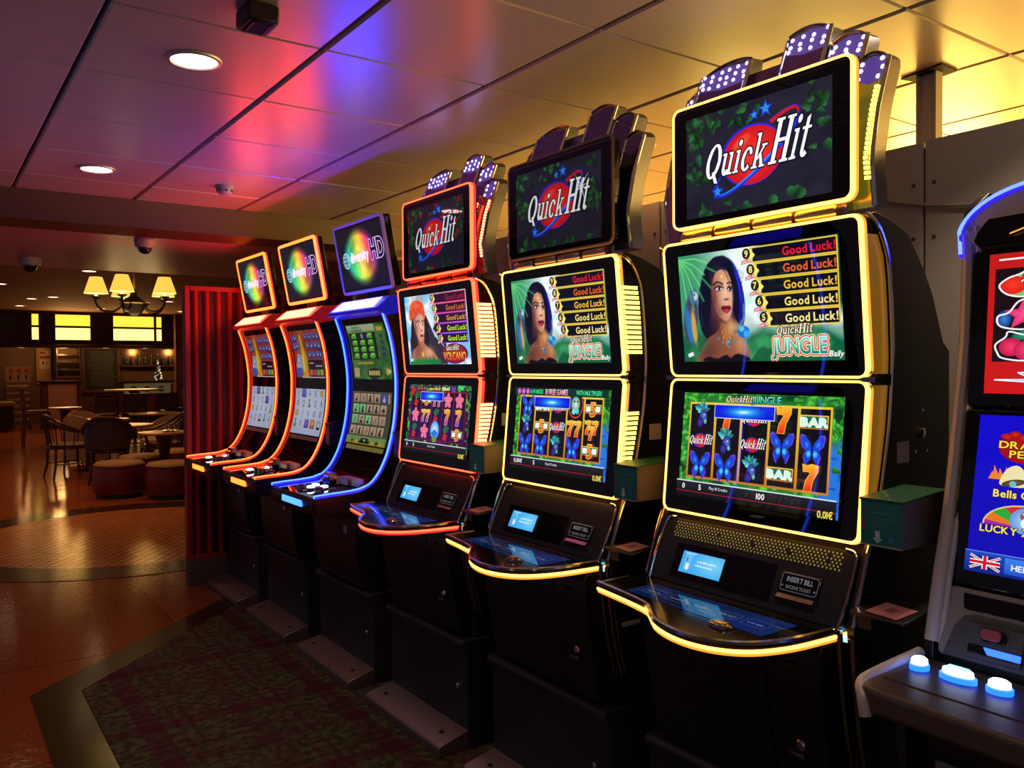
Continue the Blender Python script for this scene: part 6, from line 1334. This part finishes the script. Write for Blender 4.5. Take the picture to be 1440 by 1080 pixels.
MB().box(-.27, .27, -.225, -.21, 1.18, 1.56).build('sign_board', mat('sign_cream', (.40, .27, .17), .6, srgb=False), t, bevel=.004); 
for x in (-.20, -.03, .14): MB().box(x, x + .10, -.232, -.225, 1.40, 1.50).build('sign_block', 'poster_red', t, smooth=0); MB().box(x + .02, x + .06, -.232, -.225, 1.24, 1.35).build('sign_mark', 'joint_black', t, smooth=0)
tag(t, 'tall tray trolley with a red and cream sign, far left', 'trolley')
o = MB().box(-.3, .3, -.3, .3, 0, 2.3).build('dark_pillar', mat('pillar_dark', (.03, .02, .03), .5, srgb=False), bevel=.02); o.location = (1.35, 24.6, 0); tag(o, 'dark square pillar at the far left edge', 'pillar')
t = empty('side_bench', (1.55, 23.4, 0)); MB().box(-.3, .3, -.25, .25, .05, .62).build('base', 'black_matt', t, bevel=.02); MB().box(-.32, .32, -.27, .27, .62, .72).build('cushion', 'tan_cloth', t, bevel=.03, seg=3); tag(t, 'tan cushioned bench before the dark pillar', 'bench')

# tables and chairs
def round_table(x, y, r, h, label, group='round restaurant tables'):
    t = empty('round_table', (x, y, 0)); MB().lathe([(r * .96, h - .03), (r, h - .022), (r, h - .008), (r * .98, h)], (0, 0, 0), 32).build('table_top', 'table_top', t); MB().lathe([(.03, .04), (.045, .1), (.035, .3), (.06, .45), (.09, h - .10), (.11, h - .03)], (0, 0, 0), 18).build('pedestal', 'wood_dark', t); MB().lathe([(.22, 0), (.22, .02), (.10, .04), (.04, .06)], (0, 0, 0), 22).build('base', 'iron', t)
    tag(t, label, 'table', group); return t
def pouf(x, y, r, label):
    t = empty('pouf', (x, y, 0)); MB().lathe([(r * .88, 0.0), (r * .88, .05)], (0, 0, 0), 28).build('base', 'black_matt', t); MB().lathe([(r * .93, .05), (r, .09), (r * 1.02, .22), (r, .34), (r * .96, .375)], (0, 0, 0), 32).build('body', 'red_leather', t); MB().lathe([(r * .97, .372), (r * .97, .385), (r * .90, .408), (r * .6, .42), (.001, .424)], (0, 0, 0), 32).build('seat_top', 'tan_cloth', t); MB().tube([(r * .975 * math.cos(a), r * .975 * math.sin(a), .374) for a in np.linspace(0, 2 * PI, 36, endpoint=False)], .007, 6, True).build('piping', 'red_leather', t)
    tag(t, label, 'stool', 'round leather poufs'); return t
pouf(1.90, 10.66, .28, 'front left round red leather pouf with a tan top'); pouf(2.38, 10.22, .28, 'round red leather pouf beside the slatted screen edge'); pouf(2.28, 11.30, .27, 'round red pouf behind the front left one'); pouf(2.78, 11.75, .27, 'round red pouf beyond the table with glasses')
round_table(2.45, 10.85, .30, .72, 'small round table holding drinking glasses'); round_table(2.34, 12.60, .36, .72, 'round table between the dark armchairs'); round_table(2.36, 14.25, .34, .72, 'round table behind the armchairs, before the tan tub chair'); round_table(3.55, 18.2, .55, 1.08, 'large high round table before the bar'); round_table(3.35, 15.6, .40, .72, 'round table beside the red screen, far row'); round_table(2.35, 18.6, .3, .74, 'small square-set table by the reception podium')
for k, (dx, dy) in enumerate(((-.02, -.08), (.05, -.05), (.10, -.10), (.02, .02))):
    g_ = MB().lathe([(.026, 0), (.030, .003), (.032, .04), (.036, .095), (.034, .095), (.029, .04), (.026, .006), (.001, .006)], (0, 0, 0), 16, caps=False).build('drinking_glass', 'clear_glass', smooth=60); g_.location = (2.47 + dx, 10.85 + dy, .72); tag(g_, ['leftmost', 'second', 'rightmost', 'rear'][k] + ' clear drinking glass on the small round table', 'glass', 'glasses on the small table')

def bentwood(x, y, rz, label, seatm='olive_cloth', pad=False):
    """wooden armchair with one curved rail sweeping from the back down into both arms"""
    t = empty('armchair', (x, y, 0), rz); W = 'wood_dark'
    MB().lathe([(.24, .40), (.255, .42), (.25, .44)], (0, 0, 0), 24).build('seat_frame', W, t); MB().lathe([(.23, .44), (.24, .455), (.20, .475), (.001, .48)], (0, 0, 0), 24).build('cushion', seatm, t)
    rail = cat_path([(.24, -.28, .60), (.08, -.30, .645), (-.12, -.28, .74), (-.25, -.16, .84), (-.29, 0, .87), (-.25, .16, .84), (-.12, .28, .74), (.08, .30, .645), (.24, .28, .60)], 6)
    MB().tube(rail, .020, 8).build('rail', W, t)
    for (lx, ly) in ((.19, .19), (.19, -.19), (-.19, .17), (-.19, -.17)): MB().tube([(lx, ly, .42), (lx * 1.05, ly * 1.05, .2), (lx * 1.25, ly * 1.25, 0)], [.020, .018, .013], 8).build('leg', W, t)
    for s_ in (-1, 1): MB().tube([(.20, s_ * .21, .42), (.24, s_ * .28, .60)], .014, 8).build('arm_post', W, t); MB().tube([(.20, s_ * .21, .2), (-.2, s_ * .19, .2)], .010, 6).build('stretcher', W, t)
    for k in range(9):
        i = 10 + k * 3 + (0); i = int(8 + k * (len(rail) - 17) / 8); p = rail[i]; a = math.atan2(p[1], p[0]); MB().tube([(.235 * math.cos(a), .235 * math.sin(a), .43), (p[0], p[1], p[2])], .008, 6).build('spindle', W, t)
    if pad:
        m_ = MB(); q = rail[12:37]; m_.add([(x * .96, y * .96, .46) for x, y, z in q] + [(x * .97, y * .97, z - .005) for x, y, z in q] + [(x * .88, y * .88, z - .01) for x, y, z in q] + [(x * .86, y * .86, .46) for x, y, z in q], [(j * 25 + k, j * 25 + k + 1, (j + 1) * 25 + k + 1, (j + 1) * 25 + k) for j in range(3) for k in range(24)]); m_.build('back_pad', 'wood_dark', t, smooth=50)
    tag(t, label, 'chair', 'wooden armchairs'); return t
bentwood(1.66, 13.0, math.radians(10), 'bentwood armchair with curved rail, leftmost by the aisle'); bentwood(2.02, 12.05, math.radians(75), 'dark wooden armchair seen from behind at the round table', 'wood_dark', True); bentwood(2.80, 12.45, math.radians(170), 'wooden armchair on the far side of the middle round table')
def tub(x, y, rz, label):
    t = empty('tub_chair', (x, y, 0), rz); m_ = MB(); n = 20; A = np.linspace(-2.1, 2.1, n)
    def shell(r, z0, f): return [(-r * math.cos(a) * .9, r * math.sin(a), z0 + (f(a) if f else 0)) for a in A]
    f = lambda a: .22 * (math.cos(a * .72) ** 2)
    o_lo, o_hi, i_hi, i_lo = shell(.30, .16, None), shell(.33, .60, f), shell(.27, .60, f), shell(.25, .42, None)
    V = o_lo + o_hi + i_hi + i_lo; m_.add(V, [(j * n + k, j * n + k + 1, (j + 1) * n + k + 1, (j + 1) * n + k) for j in range(3) for k in range(n - 1)]); m_.add([o_lo[0], o_hi[0], i_hi[0], i_lo[0]], [(0, 1, 2, 3)]); m_.add([o_lo[-1], o_hi[-1], i_hi[-1], i_lo[-1]], [(3, 2, 1, 0)])
    m_.build('shell', 'tan_cloth', t, smooth=50); MB().lathe([(.27, .30), (.29, .36), (.28, .43), (.22, .46), (.001, .465)], (.02, 0, 0), 24).build('seat', 'tan_cloth', t)
    for (lx, ly) in ((.2, .2), (.2, -.2), (-.2, .2), (-.2, -.2)): MB().tube([(lx, ly, .32), (lx * 1.1, ly * 1.1, 0)], [.022, .014], 8).build('leg', 'wood_dark', t)
    tag(t, label, 'chair', 'tan tub chairs')
tub(2.22, 14.95, math.radians(-70), 'tan tub chair behind the back round table'); tub(3.00, 13.45, math.radians(200), 'tan tub chair right of the middle table'); tub(3.12, 11.05, math.radians(190), 'tan tub chair at the edge of the red screen'); tub(2.02, 13.72, math.radians(40), 'tan tub chair hidden behind the bentwood armchair')
def dining(x, y, rz, label, h=1.02, sh=.62):
    t = empty('dining_chair', (x, y, 0), rz); MB().box(-.22, .22, -.22, .22, sh - .05, sh).build('seat_frame', 'wood_red', t, bevel=.01); MB().box(-.20, .20, -.20, .20, sh, sh + .04).build('cushion', 'olive_cloth', t, bevel=.015)
    for (lx, ly) in ((.19, .19), (.19, -.19)): MB().tube([(lx, ly, sh - .02), (lx, ly, 0)], [.022, .016], 8).build('leg', 'wood_red', t)
    for ly in (.19, -.19): MB().tube([(-.24, ly, 0), (-.20, ly, sh), (-.25, ly, h)], [.016, .022, .018], 8).build('leg', 'wood_red', t)
    MB().box(-.265, -.225, -.19, .19, h - .06, h + .01).build('top_rail', 'wood_red', t, bevel=.008); MB().box(-.255, -.215, -.18, .18, sh + .10, h - .07).build('back_pad', 'olive_cloth', t, bevel=.012)
    for ly in (.19, -.19): MB().tube([(-.22, ly, sh * .4), (.19, ly, sh * .4)], .010, 6).build('stretcher', 'wood_red', t)
    tag(t, label, 'chair', 'upright dining chairs'); return t
dining(2.78, 17.0, math.radians(95), 'upright dining chair, left of three backs before the high table'); dining(3.28, 17.0, math.radians(90), 'upright dining chair, middle of three backs before the high table'); dining(3.86, 17.0, math.radians(85), 'upright dining chair, right of three backs before the high table'); dining(1.86, 18.6, math.radians(0), 'upright wooden dining chair in front of the podium', 1.12, .66); dining(4.4, 18.6, math.radians(180), 'upright dining chair at the right of the high table')
